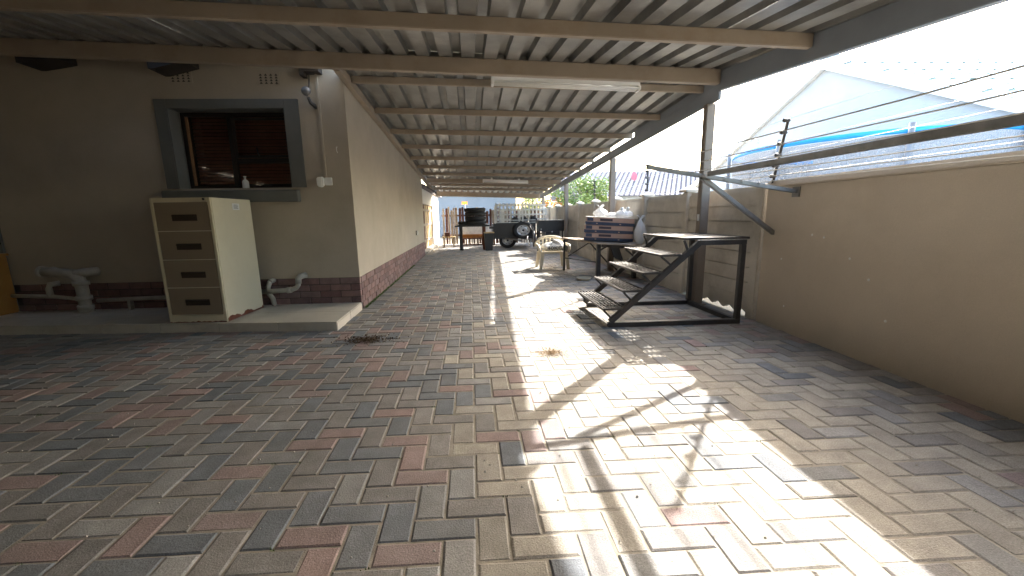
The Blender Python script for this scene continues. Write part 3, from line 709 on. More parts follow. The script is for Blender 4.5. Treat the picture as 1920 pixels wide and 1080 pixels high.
# ------------------------------------------------------------------ washing line bracket
wl_ = thing('washing_line', 'fold-out steel washing line bracket with white cords on the boundary wall', 'washing line', (3.03, 3.6, 1.3))
q = MB(); q.bar((1.56, 3.60, 1.565), (3.03, 3.66, 1.335), .035, .035); q.build('arm', M['galv'], wl_, bevel=.003)
q = MB(); q.bar((2.085, 3.64, 1.475), (3.03, 3.92, .945), .035, .04); q.build('brace', M['galv'], wl_, bevel=.003)
q = MB(); q.bar((2.12, 3.58, 1.497), (2.12, -0.6, 1.49), .04, .04); q.build('spine', M['galv'], wl_, bevel=.003)
q = MB(); q.bar((1.56, -.6, 1.55), (2.75, -.6, 1.36), .035, .035); q.build('arm', M['galv'], wl_, bevel=.003)
q = MB(); q.box(3.0, 3.028, 3.62, 3.70, 1.29, 1.38); q.build('wall_plate', M['galv'], wl_)
for xc, dz in ((1.60,.03),(1.78,.028),(2.00,.03),(2.28,.028),(2.45,.03),(2.62,.03)):
    zz = 1.565 - (xc-1.56)*.156 + dz - .008
    q = MB(); q.tube([(xc, 3.62, zz), (xc+.005, 1.5, zz-.02), (xc, -.6, zz)], .0034, 6, caps=False); q.build('cord', M['cord'], wl_)
    q = MB(); q.tube([(xc, 3.605, zz-.03), (xc, 3.63, zz+.006)], .004, 5); q.build('cord_hook', M['galv'], wl_)

# ------------------------------------------------------------------ steel steps
st = thing('steel_steps', 'black mobile steel steps with five grating treads and a platform', 'steps', (2.1, 4.45, 0))
y0, y1 = 3.98, 4.94
x0, x1 = 1.385, 2.79
def sbar(name, p, q_, w_=.05, h_=.05, par=None, mt='black_steel'):
    b_ = MB(); b_.bar(p, q_, w_, h_); o = b_.build(name, M[mt], st, bevel=.003)
    return o
sbar('base_rail', (x0, y0, .026), (x1, y0, .026)); sbar('base_rail', (x0+.05, y1, .026), (x1, y1, .026))
sbar('base_rail', (x1-.03, y0+.026, .026), (x1-.03, y1-.026, .026))
PZ = .885
for y in (y0, y1):
    sbar('leg', (x1-.026, y, .052), (x1-.026, y, PZ-.05), .05, .05)
    sbar('stringer', (x0+.02, y, .055), (2.30, y, PZ-.03), .05, .055)
    sbar('top_rail', (2.29, y, PZ-.025), (x1, y, PZ-.025), .05, .05)
sbar('cross_rail', (x1-.03, y0+.026, PZ-.026), (x1-.03, y1-.026, PZ-.026))
def grating(name, gx0, gx1, gz, nb, ncross, parent=st):
    fr = MB()
    for (a, b_) in (((gx0,y0-.01,gz),(gx1,y0-.01,gz)), ((gx0,y1+.01,gz),(gx1,y1+.01,gz)), ((gx0,y0-.005,gz),(gx0,y1+.005,gz)), ((gx1,y0-.005,gz),(gx1,y1+.005,gz))): fr.bar(a, b_, .012, .022)
    f = fr.build(name, M['black_steel'], parent)
    for i in range(1, nb):
        q = MB(); xx = gx0 + (gx1-gx0)*i/nb; q.bar((xx,y0-.004,gz),(xx,y1+.004,gz), .014, .010); o = q.build('grating_bar', M['grate'], parent); o.parent = f
    for i in range(1, ncross):
        q = MB(); yy = y0 + (y1-y0)*i/ncross; q.bar((gx0+.006,yy,gz-.003),(gx1-.006,yy,gz-.003), .034, .006); o = q.build('grating_bar', M['grate'], parent); o.parent = f
    return f
TX = [1.33, 1.535, 1.72, 1.91]
TZ = [.192, .375, .557, .736]
for tx, tz in zip(TX, TZ):
    grating('tread', tx, tx+.235, tz, 6, 9)
    for y in (y0, y1):
        f_ = (tz - .10 - .055) / (PZ - .03 - .055); xs = x0 + .02 + (2.28 - x0) * max(0.0, f_)
        sbar('tread_support', (tx+.005, y, tz-.012), (max(xs, tx+.06), y, max(tz-.13, .06)), .014, .02)
grating('platform', 2.14, x1+.03, PZ+.016, 17, 9)
for y in (y0, y1):
    sbar('platform_support', (2.145, y, PZ), (2.20, y, PZ-.13), .016, .022)

# ------------------------------------------------------------------ work table with cartons and bags
tb = thing('steel_table', 'dark steel work table with a board top behind the steps', 'table', (2.5, 7.6, 0))
A_, B_, C_, D_ = (1.88, 8.42), (2.24, 7.14), (3.0, 6.98), (3.0, 8.42)
zA, zB, zC, zD = .690, .655, .615, .640
q = MB(); q.hexa([(A_[0],A_[1],zA-.03),(B_[0],B_[1],zB-.03),(C_[0],C_[1],zC-.03),(D_[0],D_[1],zD-.03),(A_[0],A_[1],zA),(B_[0],B_[1],zB),(C_[0],C_[1],zC),(D_[0],D_[1],zD)])
q.build('table_top', M['wood_grey'], tb, bevel=.004)
for (x, y, z) in ((1.925, 8.33, zA), (2.315, 7.27, zB), (2.92, 7.1, zC), (2.93, 8.33, zD)):
    w_ = .04 if x < 2 else .07
    q = MB(); q.box(x-w_/2, x+w_/2, y-w_/2, y+w_/2, 0.001, z-.032); q.build('leg', M['black_steel'], tb, bevel=.003)
q = MB(); q.bar((1.925,8.30,.27),(2.315,7.31,.28), .02, .02); q.bar((2.36,7.25,zB-.06),(2.88,7.1,zC-.06), .04, .05); q.bar((2.33,7.26,.50),(2.50,7.22,zB-.05), .03, .03); q.build('brace', M['black_steel'], tb)
q = MB(); q.bar((2.93,8.3,.05),(2.36,8.0,.6), .02,.02); q.bar((2.36,8.0,.6),(2.0,8.3,.3),.02,.02); q.build('folded_strut', M['black_steel'], tb)
lb = MB(); lb.hexa([(2.62,6.93,.617),(3.0,6.45,.60),(3.02,6.62,.60),(2.98,7.3,.64),(2.62,6.93,.637),(3.0,6.45,.62),(3.02,6.62,.62),(2.98,7.3,.66)])
tag(lb.build('loose_board', M['wood_grey']), 'loose grey board lying across the right end of the steel table', 'board')
hb_ = MB(); hb_.hexa([(2.58,7.2,.36),(2.74,7.16,.30),(2.78,7.24,.30),(2.62,7.28,.36),(2.50,7.22,.60),(2.66,7.18,.59),(2.68,7.26,.59),(2.52,7.30,.60)])
tag(hb_.build('hanging_rag', M['trailer'], bevel=.02), 'black cloth hanging under the front of the steel table', 'cloth')
# cartons: front edge runs from P to Q
P = Vector((2.09, 7.46, 0)); Q = Vector((2.91, 7.20, 0)); u = (Q-P).normalized(); L_ = (Q-P).length; nrm = Vector((-u.y, u.x, 0)); DEP = .80
def carton(k, label):
    za, zb = .686 + k*.146, .650 + k*.137
    jit = Vector((random.uniform(-.008,.008)+k*.012, random.uniform(-.008,.008), 0))
    t = thing('carton', label, 'carton', (P.x+jit.x, P.y+jit.y, za), 'flat cartons stacked on the steel table')
    def pt(a, d, f, hh):   # a along the front, d depth, f 0..1 of height
        b0 = P + jit + u*a + nrm*d; zbot = za + (zb-za)*a/L_
        return (b0.x, b0.y, zbot + f*hh)
    def slab(mb, a0, a1, d0, d1, f0, f1, hh=.138):
        mb.hexa([pt(a0,d0,f0,hh),pt(a1,d0,f0,hh),pt(a1,d1,f0,hh),pt(a0,d1,f0,hh),pt(a0,d0,f1,hh),pt(a1,d0,f1,hh),pt(a1,d1,f1,hh),pt(a0,d1,f1,hh)])
    q = MB(); slab(q, 0, L_, 0, DEP, 0, .985); q.build('box_body', M['card_pink'], t, bevel=.003)
    q = MB(); slab(q, -.004, L_+.004, -.004, -.0006, .0, .40); slab(q, -.004, -.0006, -.0005, DEP, .0, .40); slab(q, L_+.0006, L_+.004, -.0005, DEP, 0, .40); q.build('blue_band', M['card_blue'], t)
    q = MB(); slab(q, .26, .48, -.003, -.0008, .55, .86); q.build('printed_label', M['card_label'], t)
    q = MB(); slab(q, .03, .14, -.003, -.0008, .48, .92); q.build('printed_panel', M['card_blue'], t)
    for a in (.19, .60):
        q = MB(); slab(q, a, a+.03, -.006, -.0045, .14, .26); q.build('printed_mark', M['card_pink'], t)
    if k == 2:
        q = MB(); slab(q, -.006, L_+.006, -.006, DEP+.006, .986, 1.05); q.build('lid', M['card_top'], t)
for k, lab in enumerate(('bottom carton of the pink and blue stack on the table', 'middle carton of the pink and blue stack on the table', 'top carton of the pink and blue stack, carrying white bags')): carton(k, lab)

def bag(name, label, c, rx, ry, h, seed, knot=True, group='white plastic bags on the table'):
    rnd = random.Random(seed); n_, m_ = 30, 18; vs_ = []; fs = []
    ph = [rnd.uniform(0, 6.28) for _ in range(8)]
    for j in range(m_+1):
        t = j/m_
        rr = (math.sin(min(1, t*2.2+.25)*math.pi/2)) * (1 - .97*max(0, (t-.42)/.58)**1.5) if knot else math.sin(min(1,t*2.2+.3)*math.pi/2)*math.cos(max(0,t-.35)/.65*math.pi/2)**.6
        rr = max(rr, .05)
        for k in range(n_):
            a = 2*math.pi*k/n_
            cr = 1 + .07*math.sin(5*a+ph[0]+3*t) + .06*math.sin(9*a+ph[1]-5*t) + .05*math.sin(14*a+ph[2]+9*t) + .04*math.sin(3*a+ph[3]+11*t)
            vs_.append((c[0]+rx*rr*cr*math.cos(a), c[1]+ry*rr*cr*math.sin(a), c[2]+h*t + .012*math.sin(4*a+ph[4])*t))
    for j in range(m_):
        for k in range(n_): fs.append((j*n_+k, j*n_+(k+1)%n_, (j+1)*n_+(k+1)%n_, (j+1)*n_+k))
    fs.append(list(range(n_))[::-1])
    t_ = thing(name, label, 'bag', c, group)
    q = MB(); q.add(vs_, fs, True); q.build('bag_body', M['bag'], t_)
    if knot:
        zt = c[2]+h
        for sg in (-1, 1):
            q = MB(); q.add([(c[0]-.012,c[1],zt-.02),(c[0]+.012,c[1],zt-.02),(c[0]+sg*.05+.02,c[1]-.01,zt+.03),(c[0]+sg*.075,c[1]+.01,zt+.055),(c[0]+sg*.03-.01,c[1],zt+.05)], [(0,1,2,3,4)]); o = q.build('bag_ear', M['bag'], t_)
            md = o.modifiers.new('thick','SOLIDIFY'); md.thickness = .003
    return t_
bz = 1.098
bag('plastic_bag', 'knotted white plastic bag on the left of the carton stack', (2.42, 7.55, bz+.012), .125, .12, .17, 1)
bag('plastic_bag', 'low white plastic bag slumped in the middle of the carton stack', (2.62, 7.48, bz-.002), .14, .12, .085, 2, knot=False)
bag('plastic_bag', 'wide white plastic bag on the right of the carton stack', (2.80, 7.38, bz-.012), .16, .13, .15, 3, knot=False)
bag('plastic_bag', 'tall knotted white bag standing right of the cartons', (2.90, 6.85, .64), .10, .10, .44, 4)
for i, (x, y, z) in enumerate(((2.76,7.36,bz+.12),(2.86,7.34,bz+.125))):
    q = MB(); q.lathe([(0,0),(.03,0),(.03,.05),(.026,.055),(0,.055)], (x, y, z), 14)
    tag(q.build('bottle_cap', M['white_plastic']), ('left' if i == 0 else 'right') + ' white bottle top sticking out of the wide bag', 'cap', 'bottle tops on the bags')

# ------------------------------------------------------------------ plastic chair with sack
chr_ = thing('plastic_chair', 'cream plastic garden chair holding a white sack', 'chair', (1.76, 8.75, 0))
def tq(name, pts, mt='cream_plastic', bev=.006, n=None):
    b_ = MB(); b_.hexa(pts); return b_.build(name, M[mt], chr_, bevel=bev)
for sx in (-1, 1):
    xo = 1.76 + sx*.255; xi = 1.76 + sx*.30
    for (yt, yb_) in ((8.56, 8.50), (8.98, 9.06)):
        a = .04
        tq('leg', [(xi-a*.7,yb_-a*.7,0.001),(xi+a*.7,yb_-a*.7,0.001),(xi+a*.7,yb_+a*.7,0.001),(xi-a*.7,yb_+a*.7,0.001),(xo-a,yt-a,.36),(xo+a,yt-a,.36),(xo+a,yt+a,.36),(xo-a,yt+a,.36)])
    q = MB(); q.tube([(1.76+sx*.30,8.53,.36),(1.76+sx*.325,8.53,.44),(1.76+sx*.335,8.58,.50),(1.76+sx*.34,8.78,.515),(1.76+sx*.32,8.98,.53)], [.03,.03,.033,.033,.03], 10); q.build('armrest', M['cream_plastic'], chr_)
tq('seat', [(1.49,8.50,.345),(2.03,8.50,.345),(2.00,9.0,.325),(1.52,9.0,.325),(1.49,8.50,.375),(2.03,8.50,.375),(2.00,9.0,.355),(1.52,9.0,.355)])
q = MB(); rim = []
for i in range(13):
    a = math.pi * i / 12; rim.append((1.76 - .33*math.cos(a), 9.0+.03*math.sin(a), .47 + .21*math.sin(a)**.7))
q.tube(rim, .03, 8); q.build('back_rim', M['cream_plastic'], chr_)
for i in range(7):
    xx = 1.76 + (i-3)*.075; ht = .47 + .21*max(.05, 1-((xx-1.76)/.33)**2)**.35 - .02
    q = MB(); q.hexa([(xx-.024,8.985,.35),(xx+.024,8.985,.35),(xx+.024,9.0,.35),(xx-.024,9.0,.35),(xx-.022+(xx-1.76)*.1,9.015,ht),(xx+.022+(xx-1.76)*.1,9.015,ht),(xx+.022+(xx-1.76)*.1,9.03,ht),(xx-.022+(xx-1.76)*.1,9.03,ht)])
    q.build('back_slat', M['cream_plastic'], chr_)
sk_ = thing('sack', 'bulging white woven sack marked 40KG on the plastic chair', 'sack', (1.76, 8.72, .378))
vs_ = []; fs = []; n_, m_ = 36, 14; rnd = random.Random(9)
for j in range(m_+1):
    t = -1 + 2*j/m_
    for k in range(n_):
        a = 2*math.pi*k/n_; ca, sa = math.cos(a), math.sin(a)
        ex = lambda v, p: math.copysign(abs(v)**p, v)
        rr = math.cos(t*math.pi/2)**.45 if abs(t) < .999 else .02
        lump = 1 + .04*math.sin(3*a+1.2)+.05*math.sin(5*a+2*t)
        top = .03*math.sin(2.2*a+.6)*max(0,t) + (.03*math.sin(7*a))*max(0,t)**2
        vs_.append((1.76+.265*rr*ex(ca,.75)*lump, 8.72+.17*rr*ex(sa,.8)*lump, .378+.095 + .092*t + top + .03*max(0,t)*ca))
for j in range(m_):
    for k in range(n_): fs.append((j*n_+k, j*n_+(k+1)%n_, (j+1)*n_+(k+1)%n_, (j+1)*n_+k))
q = MB(); q.add(vs_, fs, True); q.build('sack_body', M['sack'], sk_)
fc = bpy.data.curves.new('t', 'FONT'); fc.body = '40KG'; fc.size = .105; fc.extrude = .0015; fc.align_x = 'CENTER'
fo_ = bpy.data.objects.new('t', fc); COL.objects.link(fo_)
bpy.context.view_layer.update()
me = bpy.data.meshes.new_from_object(fo_.evaluated_get(bpy.context.evaluated_depsgraph_get())); bpy.data.objects.remove(fo_)
me.materials.clear(); me.materials.append(M['ink'])
for v_ in me.vertices:        # wrap the letters round the front of the sack
    x, y, z = v_.co; v_.co = (x*1.35, -.176 + 1.15*x*x - z - (.0), y)
to = bpy.data.objects.new('lettering', me); COL.objects.link(to); to.parent = sk_; to.location = (0.02, -.008, .045)
q = MB(); q.lathe([(0.01,-.03),(.035,-.02),(.04,.03),(.03,.06)], (2.0, 8.66, .42), 10); q.build('green_corner', M['sack_green'], sk_)
bs = MB(); bs.lathe([(0,.008),(.10,.008),(.125,.05),(.135,.05),(.11,0.001),(0,0.001)], (1.98, 7.02, 0.001), 24, sx=1.0)
tag(bs.build('plastic_basin', M['cream_plastic']), 'small cream plastic basin on the paving under the table', 'basin')

# ------------------------------------------------------------------ trailer
tl = thing('trailer', 'black box trailer with white cage rails and spare wheel', 'trailer', (1.6, 14.8, 0))
q = MB()
q.hexa([(.80,14.45,.40),(2.28,14.45,.40),(2.28,16.0,.40),(.80,16.0,.40),(.80,14.45,.86),(2.28,14.45,.86),(2.28,16.0,.86),(.80,16.0,.86)])
q.build('body', M['trailer'], tl, bevel=.012)
q = MB(); q.box(.78,2.30,14.42,14.449,.84,.90); q.box(.78,2.30,14.42,14.449,.34,.40); q.box(.78,.83,14.42,14.449,.40,.84); q.build('body_frame', M['trailer'], tl)
for a, b_, w_ in (((.86,14.44,.88),(.86,14.44,1.50),.05),((.84,14.44,.99),(2.3,14.44,.99),.03),((.84,14.44,.91),(2.3,14.44,.91),.035),((1.84,14.44,.88),(1.84,14.44,1.62),.05),((.86,14.44,1.40),(1.0,14.44,1.52),.03)):
    q = MB(); q.bar(a, b_, w_, w_); q.build('cage_rail', M['white_paint'], tl)
for zz in (1.02, 1.19, 1.36, 1.53):
    q = MB(); q.bar((.90,14.88,zz),(2.75,14.88,zz), .03, .055); q.build('cage_rail', M['white_paint'], tl)
xx = .93
while xx < 2.75:
    q = MB(); q.bar((xx,14.93,.88),(xx,14.93,1.60 if xx < 2.2 else 1.50), .055, .02); q.build('cage_bar', M['white_paint'], tl); xx += .135
q = MB(); q.bar((2.75,14.9,1.12),(2.75,14.9,1.32),.03,.03); q.bar((2.75,14.9,1.32),(2.55,14.9,1.5),.03,.03); q.build('cage_rail', M['white_paint'], tl)
def wheel(cx, cy, cz, r, wd, sx=1.0):
    q = MB(); prof = [(r*.60,-wd*.36),(r*.64,-wd*.5),(r*.86,-wd*.52),(r*.96,-wd*.44),(r,-wd*.3),(r,wd*.3),(r*.96,wd*.44),(r*.86,wd*.52),(r*.64,wd*.5),(r*.60,wd*.36)]
    q.lathe(prof, (cx, cy, cz), 40, axis='y', sx=sx); ty = q.build('wheel', M['rubber'], tl)
    q = MB(); q.lathe([(r*.61,wd*.48),(r*.56,wd*.47),(r*.53,wd*.30),(r*.40,wd*.33),(r*.36,wd*.40),(r*.2,wd*.42),(r*.16,wd*.36),(.0,wd*.36)], (cx, cy, cz), 32, axis='y', sx=sx); o = q.build('rim', M['silver'], tl); o.parent = ty
    for k in range(8):
        a = 2*math.pi*(k+.5)/8
        q = MB(); q.lathe([(0,.004),(r*.055,.004),(r*.055,-.02)], (cx+r*.45*sx*math.cos(a), cy-wd*.345, cz+r*.45*math.sin(a)), 10, axis='y'); o = q.build('rim_hole', M['insul'], tl); o.parent = ty
    q = MB(); q.lathe([(0,wd*.45),(r*.1,wd*.44),(r*.12,wd*.36)], (cx, cy, cz), 14, axis='y', sx=sx); o = q.build('hub', M['insul'], tl); o.parent = ty
wheel(1.83, 14.30, .64, .305, .17, 1.22)
wheel(1.30, 14.62, .275, .275, .17, 1.15)
q = MB(); q.tube([(.75,14.55,.45),(1.0,14.5,.50),(1.3,14.5,.52),(1.6,14.5,.48)], .03, 6); q.build('mudguard', M['trailer'], tl)
q = MB(); q.bar((1.2,14.3,.36),(1.75,13.9,.30), .05, .05); q.bar((1.9,14.4,.33),(2.05,13.75,.33), .05,.05); q.build('drawbar', M['galv'], tl)
q = MB(); q.tube([(2.12,13.75,.08),(2.12,13.75,.62)], .028, 10); q.tube([(2.12,13.75,.62),(2.04,13.72,.70),(1.98,13.7,.82)], .014, 8); q.build('jockey_stand', M['galv'], tl)
q = MB(); q.lathe([(.03,-.03),(.085,-.028),(.085,.028),(.03,.03)], (2.30,13.6,.086), 18, axis='y'); q.bar((2.12,13.72,.14),(2.30,13.64,.09),.03,.03); q.build('jockey_wheel', M['rubber'], tl)
q = MB(); q.tube([(1.92,13.8,.45),(1.88,13.75,.30),(1.98,13.72,.16),(2.02,13.72,.25)], .02, 7); q.build('coupling', M['white_paint'], tl)
for i in range(3):
    q = MB(); x_ = 1.45+i*.34; q.hexa([(x_,14.7,.861),(x_+.3,14.7,.861),(x_+.3,15.2,.861),(x_,15.2,.861),(x_+.06,14.72,1.12+.03*i),(x_+.26,14.72,1.10),(x_+.26,15.1,1.10),(x_+.06,15.1,1.12)])
    tag(q.build('black_load_bag', M['rubber'], bevel=.05, seg=3), ('left', 'middle', 'right')[i] + ' black bundle lying inside the trailer cage', 'bundle', 'bundles in the trailer')
# black box on legs right of the spare wheel
bq = thing('barbecue_box', 'black steel box on legs between the spare wheel and the slab wall', 'box', (2.6, 12.7, 0))
q = MB(); q.box(2.08, 2.96, 12.5, 12.95, .66, .98); q.build('body', M['trailer'], bq, bevel=.01)
q = MB(); q.box(2.05, 2.98, 12.47, 12.98, .982, 1.0); q.build('lid', M['trailer'], bq, bevel=.004)
for x_ in (2.12, 2.92):
    for y_ in (12.55, 12.9):
        q = MB(); q.bar((x_,y_,.001),(x_,y_,.66), .04, .04); q.build('leg', M['black_steel'], bq)
q = MB(); q.box(2.3, 2.75, 12.52, 12.9, .52, .655); q.box(2.10,2.94,12.53,12.57,.34,.38); q.build('lower_tray', M['trailer'], bq)
for x_, z_ in ((2.16,.72),(2.50,.64)):
    q = MB(); q.lathe([(0,.02),(.022,.02),(.022,0)], (x_,12.497,z_), 12, axis='y'); q.build('knob', M['silver'], bq)

# ------------------------------------------------------------------ tyre stack on workbench, drum
wb = thing('workbench', 'old rusty steel workbench carrying a stack of four tyres', 'table', (.07, 14.2, 0))
q = MB(); q.box(-.46, .62, 13.85, 14.55, .80, .875); q.build('bench_top', M['black_steel'], wb, bevel=.008)
for x_ in (-.36, .44):
    for y_ in (13.9, 14.5):
        q = MB(); q.box(x_-.05, x_+.05, y_-.04, y_+.04, 0.001, .80); q.build('leg', M['rust'] if x_ > 0 else M['black_steel'], wb, bevel=.004)
q = MB(); q.tube([(-.36,13.86,.04),(-.30,13.82,.04)], .04, 10); q.build('castor', M['rubber'], wb)
q = MB(); q.box(-.56,-.46,13.86,13.96,.80,.84); q.box(.62,.76,13.86,14.0,.72,.80); q.build('vice', M['black_steel'], wb)
for k in range(4):
    q = MB(); r = .375; wd = .138; c = (.155+random.uniform(-.012,.012), 14.2, .876+wd*(k+.5)+k*.002)
    prof = [(r*.58,-wd*.36),(r*.62,-wd*.48),(r*.86,-wd*.49),(r*.96,-wd*.42),(r,-wd*.26),(r*.985,-wd*.08),(r,0),(r*.985,wd*.08),(r,wd*.26),(r*.96,wd*.42),(r*.86,wd*.49),(r*.62,wd*.48),(r*.58,wd*.36)]
    q.lathe(prof, c, 44)
    tag(q.build('tyre', M['rubber']), ('bottom tyre of the stack on the workbench', 'second tyre from the bottom of the stack on the workbench', 'third tyre from the bottom of the stack on the workbench', 'topmost tyre of the stack on the workbench')[k], 'tyre', 'stacked tyres')
q = MB(); q.lathe([(.14,-.05),(.2,-.05),(.22,0),(.2,.05),(.14,.05)], (-.24, 14.15, .93), 24)
tag(q.build('small_tyre', M['rubber']), 'small tyre lying beside the tyre stack on the workbench', 'tyre')
bx = thing('black_bin', 'tall black bin with a timber lid beside the workbench', 'bin', (.58, 13.7, 0))
q = MB(); q.hexa([(.46,13.6,.001),(.70,13.6,.001),(.70,13.85,.001),(.46,13.85,.001),(.43,13.58,.58),(.74,13.58,.58),(.74,13.87,.58),(.43,13.87,.58)]); q.build('body', M['trailer'], bx, bevel=.01)
q = MB(); q.box(.42,.77,13.56,13.88,.582,.62); q.build('lid', M['wood_yellow'], bx)

# ------------------------------------------------------------------ far end: fence, outbuilding, planks
fn = thing('picket_fence', 'uneven timber picket fence closing the far end of the driveway', 'fence', (.6, 16.9, 0))
x_ = -1.15; random.seed(3); i = 0
while x_ < 2.95:
    wd = random.uniform(.06,.11); ht = 1.42 + random.uniform(-.05,.12) - .02*x_
    q = MB(); lean = random.uniform(-.02,.02)
    q.prism([(x_,16.9,.02),(x_+wd,16.9,.02),(x_+wd+lean,16.9,ht-.03),(x_+wd/2+lean,16.9,ht),(x_+lean,16.9,ht-.03)], (0,.025,0))
    q.build('picket', random.choice([M['wood_dark'], M['wood_dark'], M['wood_dark'], M['wood_dark'], M['wood_grey'], M['white_paint']]), fn); x_ += wd + random.uniform(.012,.05)
for z_ in (.35, 1.15):
    q = MB(); q.box(-1.2, 2.98, 16.93, 16.97, z_, z_+.07); q.build('rail', M['wood_dark'], fn)
ob = thing('outbuilding', 'cream outbuilding with timber doors beyond the house', 'building', (-1.5, 15, 0))
q = MB(); q.box(-6.0, -1.52, 12.7, 13.0, 0, 2.05); q.box(-1.75,-1.52,13.0,19.5,1.58,2.05); q.box(-1.75,-1.52,16.6,19.5,0,1.58); q.box(-6.0,-1.75,19.3,19.5,0,2.05); q.build('wall', M['neigh_trim'], ob)
q = MB(); q.prism([(-1.35,12.6,2.05),(-1.35,12.6,2.12),(-4.0,12.6,3.2),(-6.4,12.6,2.12),(-6.4,12.6,2.05)], (0,7.0,0)); q.build('roof', M['roof_lilac'], ob)
for i in range(16):
    ya = 13.02 + i*.222
    q = MB(); q.box(-1.66, -1.60+random.uniform(-.012,.012), ya, ya+.212, .06, 1.57); q.build('door_board', M['wood_dark'] if i < 7 and i % 3 else (M['wood_grey'] if i < 7 else M['wood_yellow']), ob)
for z_ in (.3, .85, 1.35):
    q = MB(); q.box(-1.60,-1.565,13.05,16.5,z_,z_+.08); q.build('door_rail', M['wood_grey'], ob)
q = MB(); q.box(-1.75,-1.40,12.98,16.6,.001,.06); q.build('door_step', M['cap'], ob)
lp = MB(); lp.hexa([(-.45,16.55,.30),(1.0,16.55,.30),(1.0,16.6,.30),(-.45,16.6,.30),(-.45,16.78,.80),(1.0,16.78,.72),(1.0,16.82,.72),(-.45,16.82,.80)])
tag(lp.build('white_sheet', M['white_paint']), 'white board leaning on the picket fence behind the workbench', 'board')
lp = MB(); lp.bar((-.4,16.48,.36),(.95,16.48,.36),.04,.14)
lp = lp.build('orange_plank', M['wood_orange']); tag(lp, 'orange timber plank behind the workbench legs', 'plank')
cr = thing('slotted_crate', 'dark slotted crate on the ground behind the workbench', 'crate', (.25, 16.35, 0))
q = MB(); q.box(-.42,.95,16.2,16.5,0.001,.04); q.box(-.42,.95,16.2,16.5,.25,.288); q.build('rail', M['wood_dark'], cr)
for i in range(9):
    q = MB(); x_ = -.41+i*.163; q.box(x_,x_+.05,16.21,16.49,.041,.249); q.build('slat', M['wood_dark'], cr)
sh = thing('sawhorse', 'small wooden trestle near the timber doors', 'trestle', (-.85, 15.5, 0))
q = MB(); q.box(-1.1,-.62,15.4,15.6,.36,.41); q.build('top', M['wood_yellow'], sh)
for x_ in (-1.05,-.68):
    for s in (-1,1):
        q = MB(); q.bar((x_,15.5+s*.16,.001),(x_,15.5+s*.05,.36),.045,.045); q.build('leg', M['wood_grey'], sh)
q = MB(); q.box(-1.0,-.8,15.42,15.58,.412,.56); q.build('tool_tray', M['wood_dark'], sh)

# ------------------------------------------------------------------ neighbours over the wall
nh = thing('neighbour_house', 'pale gable-ended house with white barge boards over the boundary wall', 'house', (6.0, 7.0, 0))
AY, AZ = 6.94, 3.50; SL, SR = .452, .50
yl, yr = 11.4, 2.2
def zl(y): return AZ - (y-AY)*SL
def zr(y): return AZ - (AY-y)*SR
q = MB(); q.prism([(6.0,yr,-.1),(6.0,yl,-.1),(6.0,yl,zl(yl)),(6.0,AY,AZ),(6.0,yr,zr(yr))], (9.0,0,0)); q.build('wall', M['neigh_wall'], nh)
for (ya, za, yb_, zb, nm) in ((AY, AZ, yl+.35, zl(yl+.35), 'l'), (AY, AZ, yr-.35, zr(yr-.35), 'r')):
    q = MB(); q.hexa([(5.90,ya,za-.01),(5.94,ya,za-.01),(5.94,yb_,zb-.01),(5.90,yb_,zb-.01),(5.90,ya,za+.12),(5.94,ya,za+.12),(5.94,yb_,zb+.12),(5.90,yb_,zb+.12)]); q.build('barge_board', M['neigh_trim'], nh)
    q = MB(); q.hexa([(5.94,ya,za+.005),(15.2,ya,za+.005),(15.2,yb_,zb+.005),(5.94,yb_,zb+.005),(5.94,ya,za+.10),(15.2,ya,za+.10),(15.2,yb_,zb+.10),(5.94,yb_,zb+.10)]); rf = q.build('roof', M['neigh_trim'] if nm == 'l' else M['roof_tile'], nh)
    q = MB(); rows = 16
    for r in range(rows):
        t0, t1 = r/rows, (r+1.08)/rows
        for c in range(34):
            xa = 5.95 + c*.275 + (r % 2)*.05
            def pp(t, x, dz): return (x, ya + (yb_-ya)*t, za + (zb-za)*t + .10 + dz)
            for (xb, xc, h1, h2) in ((xa, xa+.13, .012, .05), (xa+.13, xa+.26, .05, .012)):
                q.add([pp(t0,xb,h1), pp(t0,xc,h2), pp(t1,xc,h2+.012), pp(t1,xb,h1+.012)], [(0,1,2,3)])
    o = q.build('roof_tiles', M['roof_tile'], nh); o.parent = rf; o['kind'] = 'stuff'
q = MB(); q.tube([(5.92,AY,AZ+.15),(15.2,AY,AZ+.15)], .06, 10); q.build('ridge', M['roof_tile'], nh)
# trampoline with net
tr_ = thing('trampoline', 'round trampoline with grey net and bright blue top edge behind the wall', 'trampoline', (5.35, 5.7, 0))
TC = (5.40, 5.62); TRX, TRY = 1.45, 1.55
ring = lambda z, k=1.0, n_=48: [(TC[0]+TRX*k*math.cos(2*math.pi*i/n_), TC[1]+TRY*k*math.sin(2*math.pi*i/n_), z) for i in range(n_+1)]
def wallring(z0, z1, k0=1.0, k1=1.0, n_=48):
    q = MB(); a = ring(z0, k0); b_ = ring(z1, k1)
    q.add(a + b_, [(i, i+1, n_+2+i, n_+1+i) for i in range(n_)], True); return q
o = wallring(1.965, 2.02).build('blue_edge', M['blue_pad'], tr_); md = o.modifiers.new('thick','SOLIDIFY'); md.thickness = .02
wallring(.75, 1.955, .93, 1.0).build('net', M['net'], tr_)
q = MB(); q.tube(ring(.75, .97), .05, 8); q.build('frame_ring', M['blue_pad'], tr_)
for i in range(8):
    a = 2*math.pi*(i+.35)/8
    q = MB(); q.tube([(TC[0]+TRX*1.02*math.cos(a), TC[1]+TRY*1.02*math.sin(a), 0), (TC[0]+TRX*1.03*math.cos(a), TC[1]+TRY*1.03*math.sin(a), 2.06)], .028, 8); q.build('pole', M['galv'], tr_)
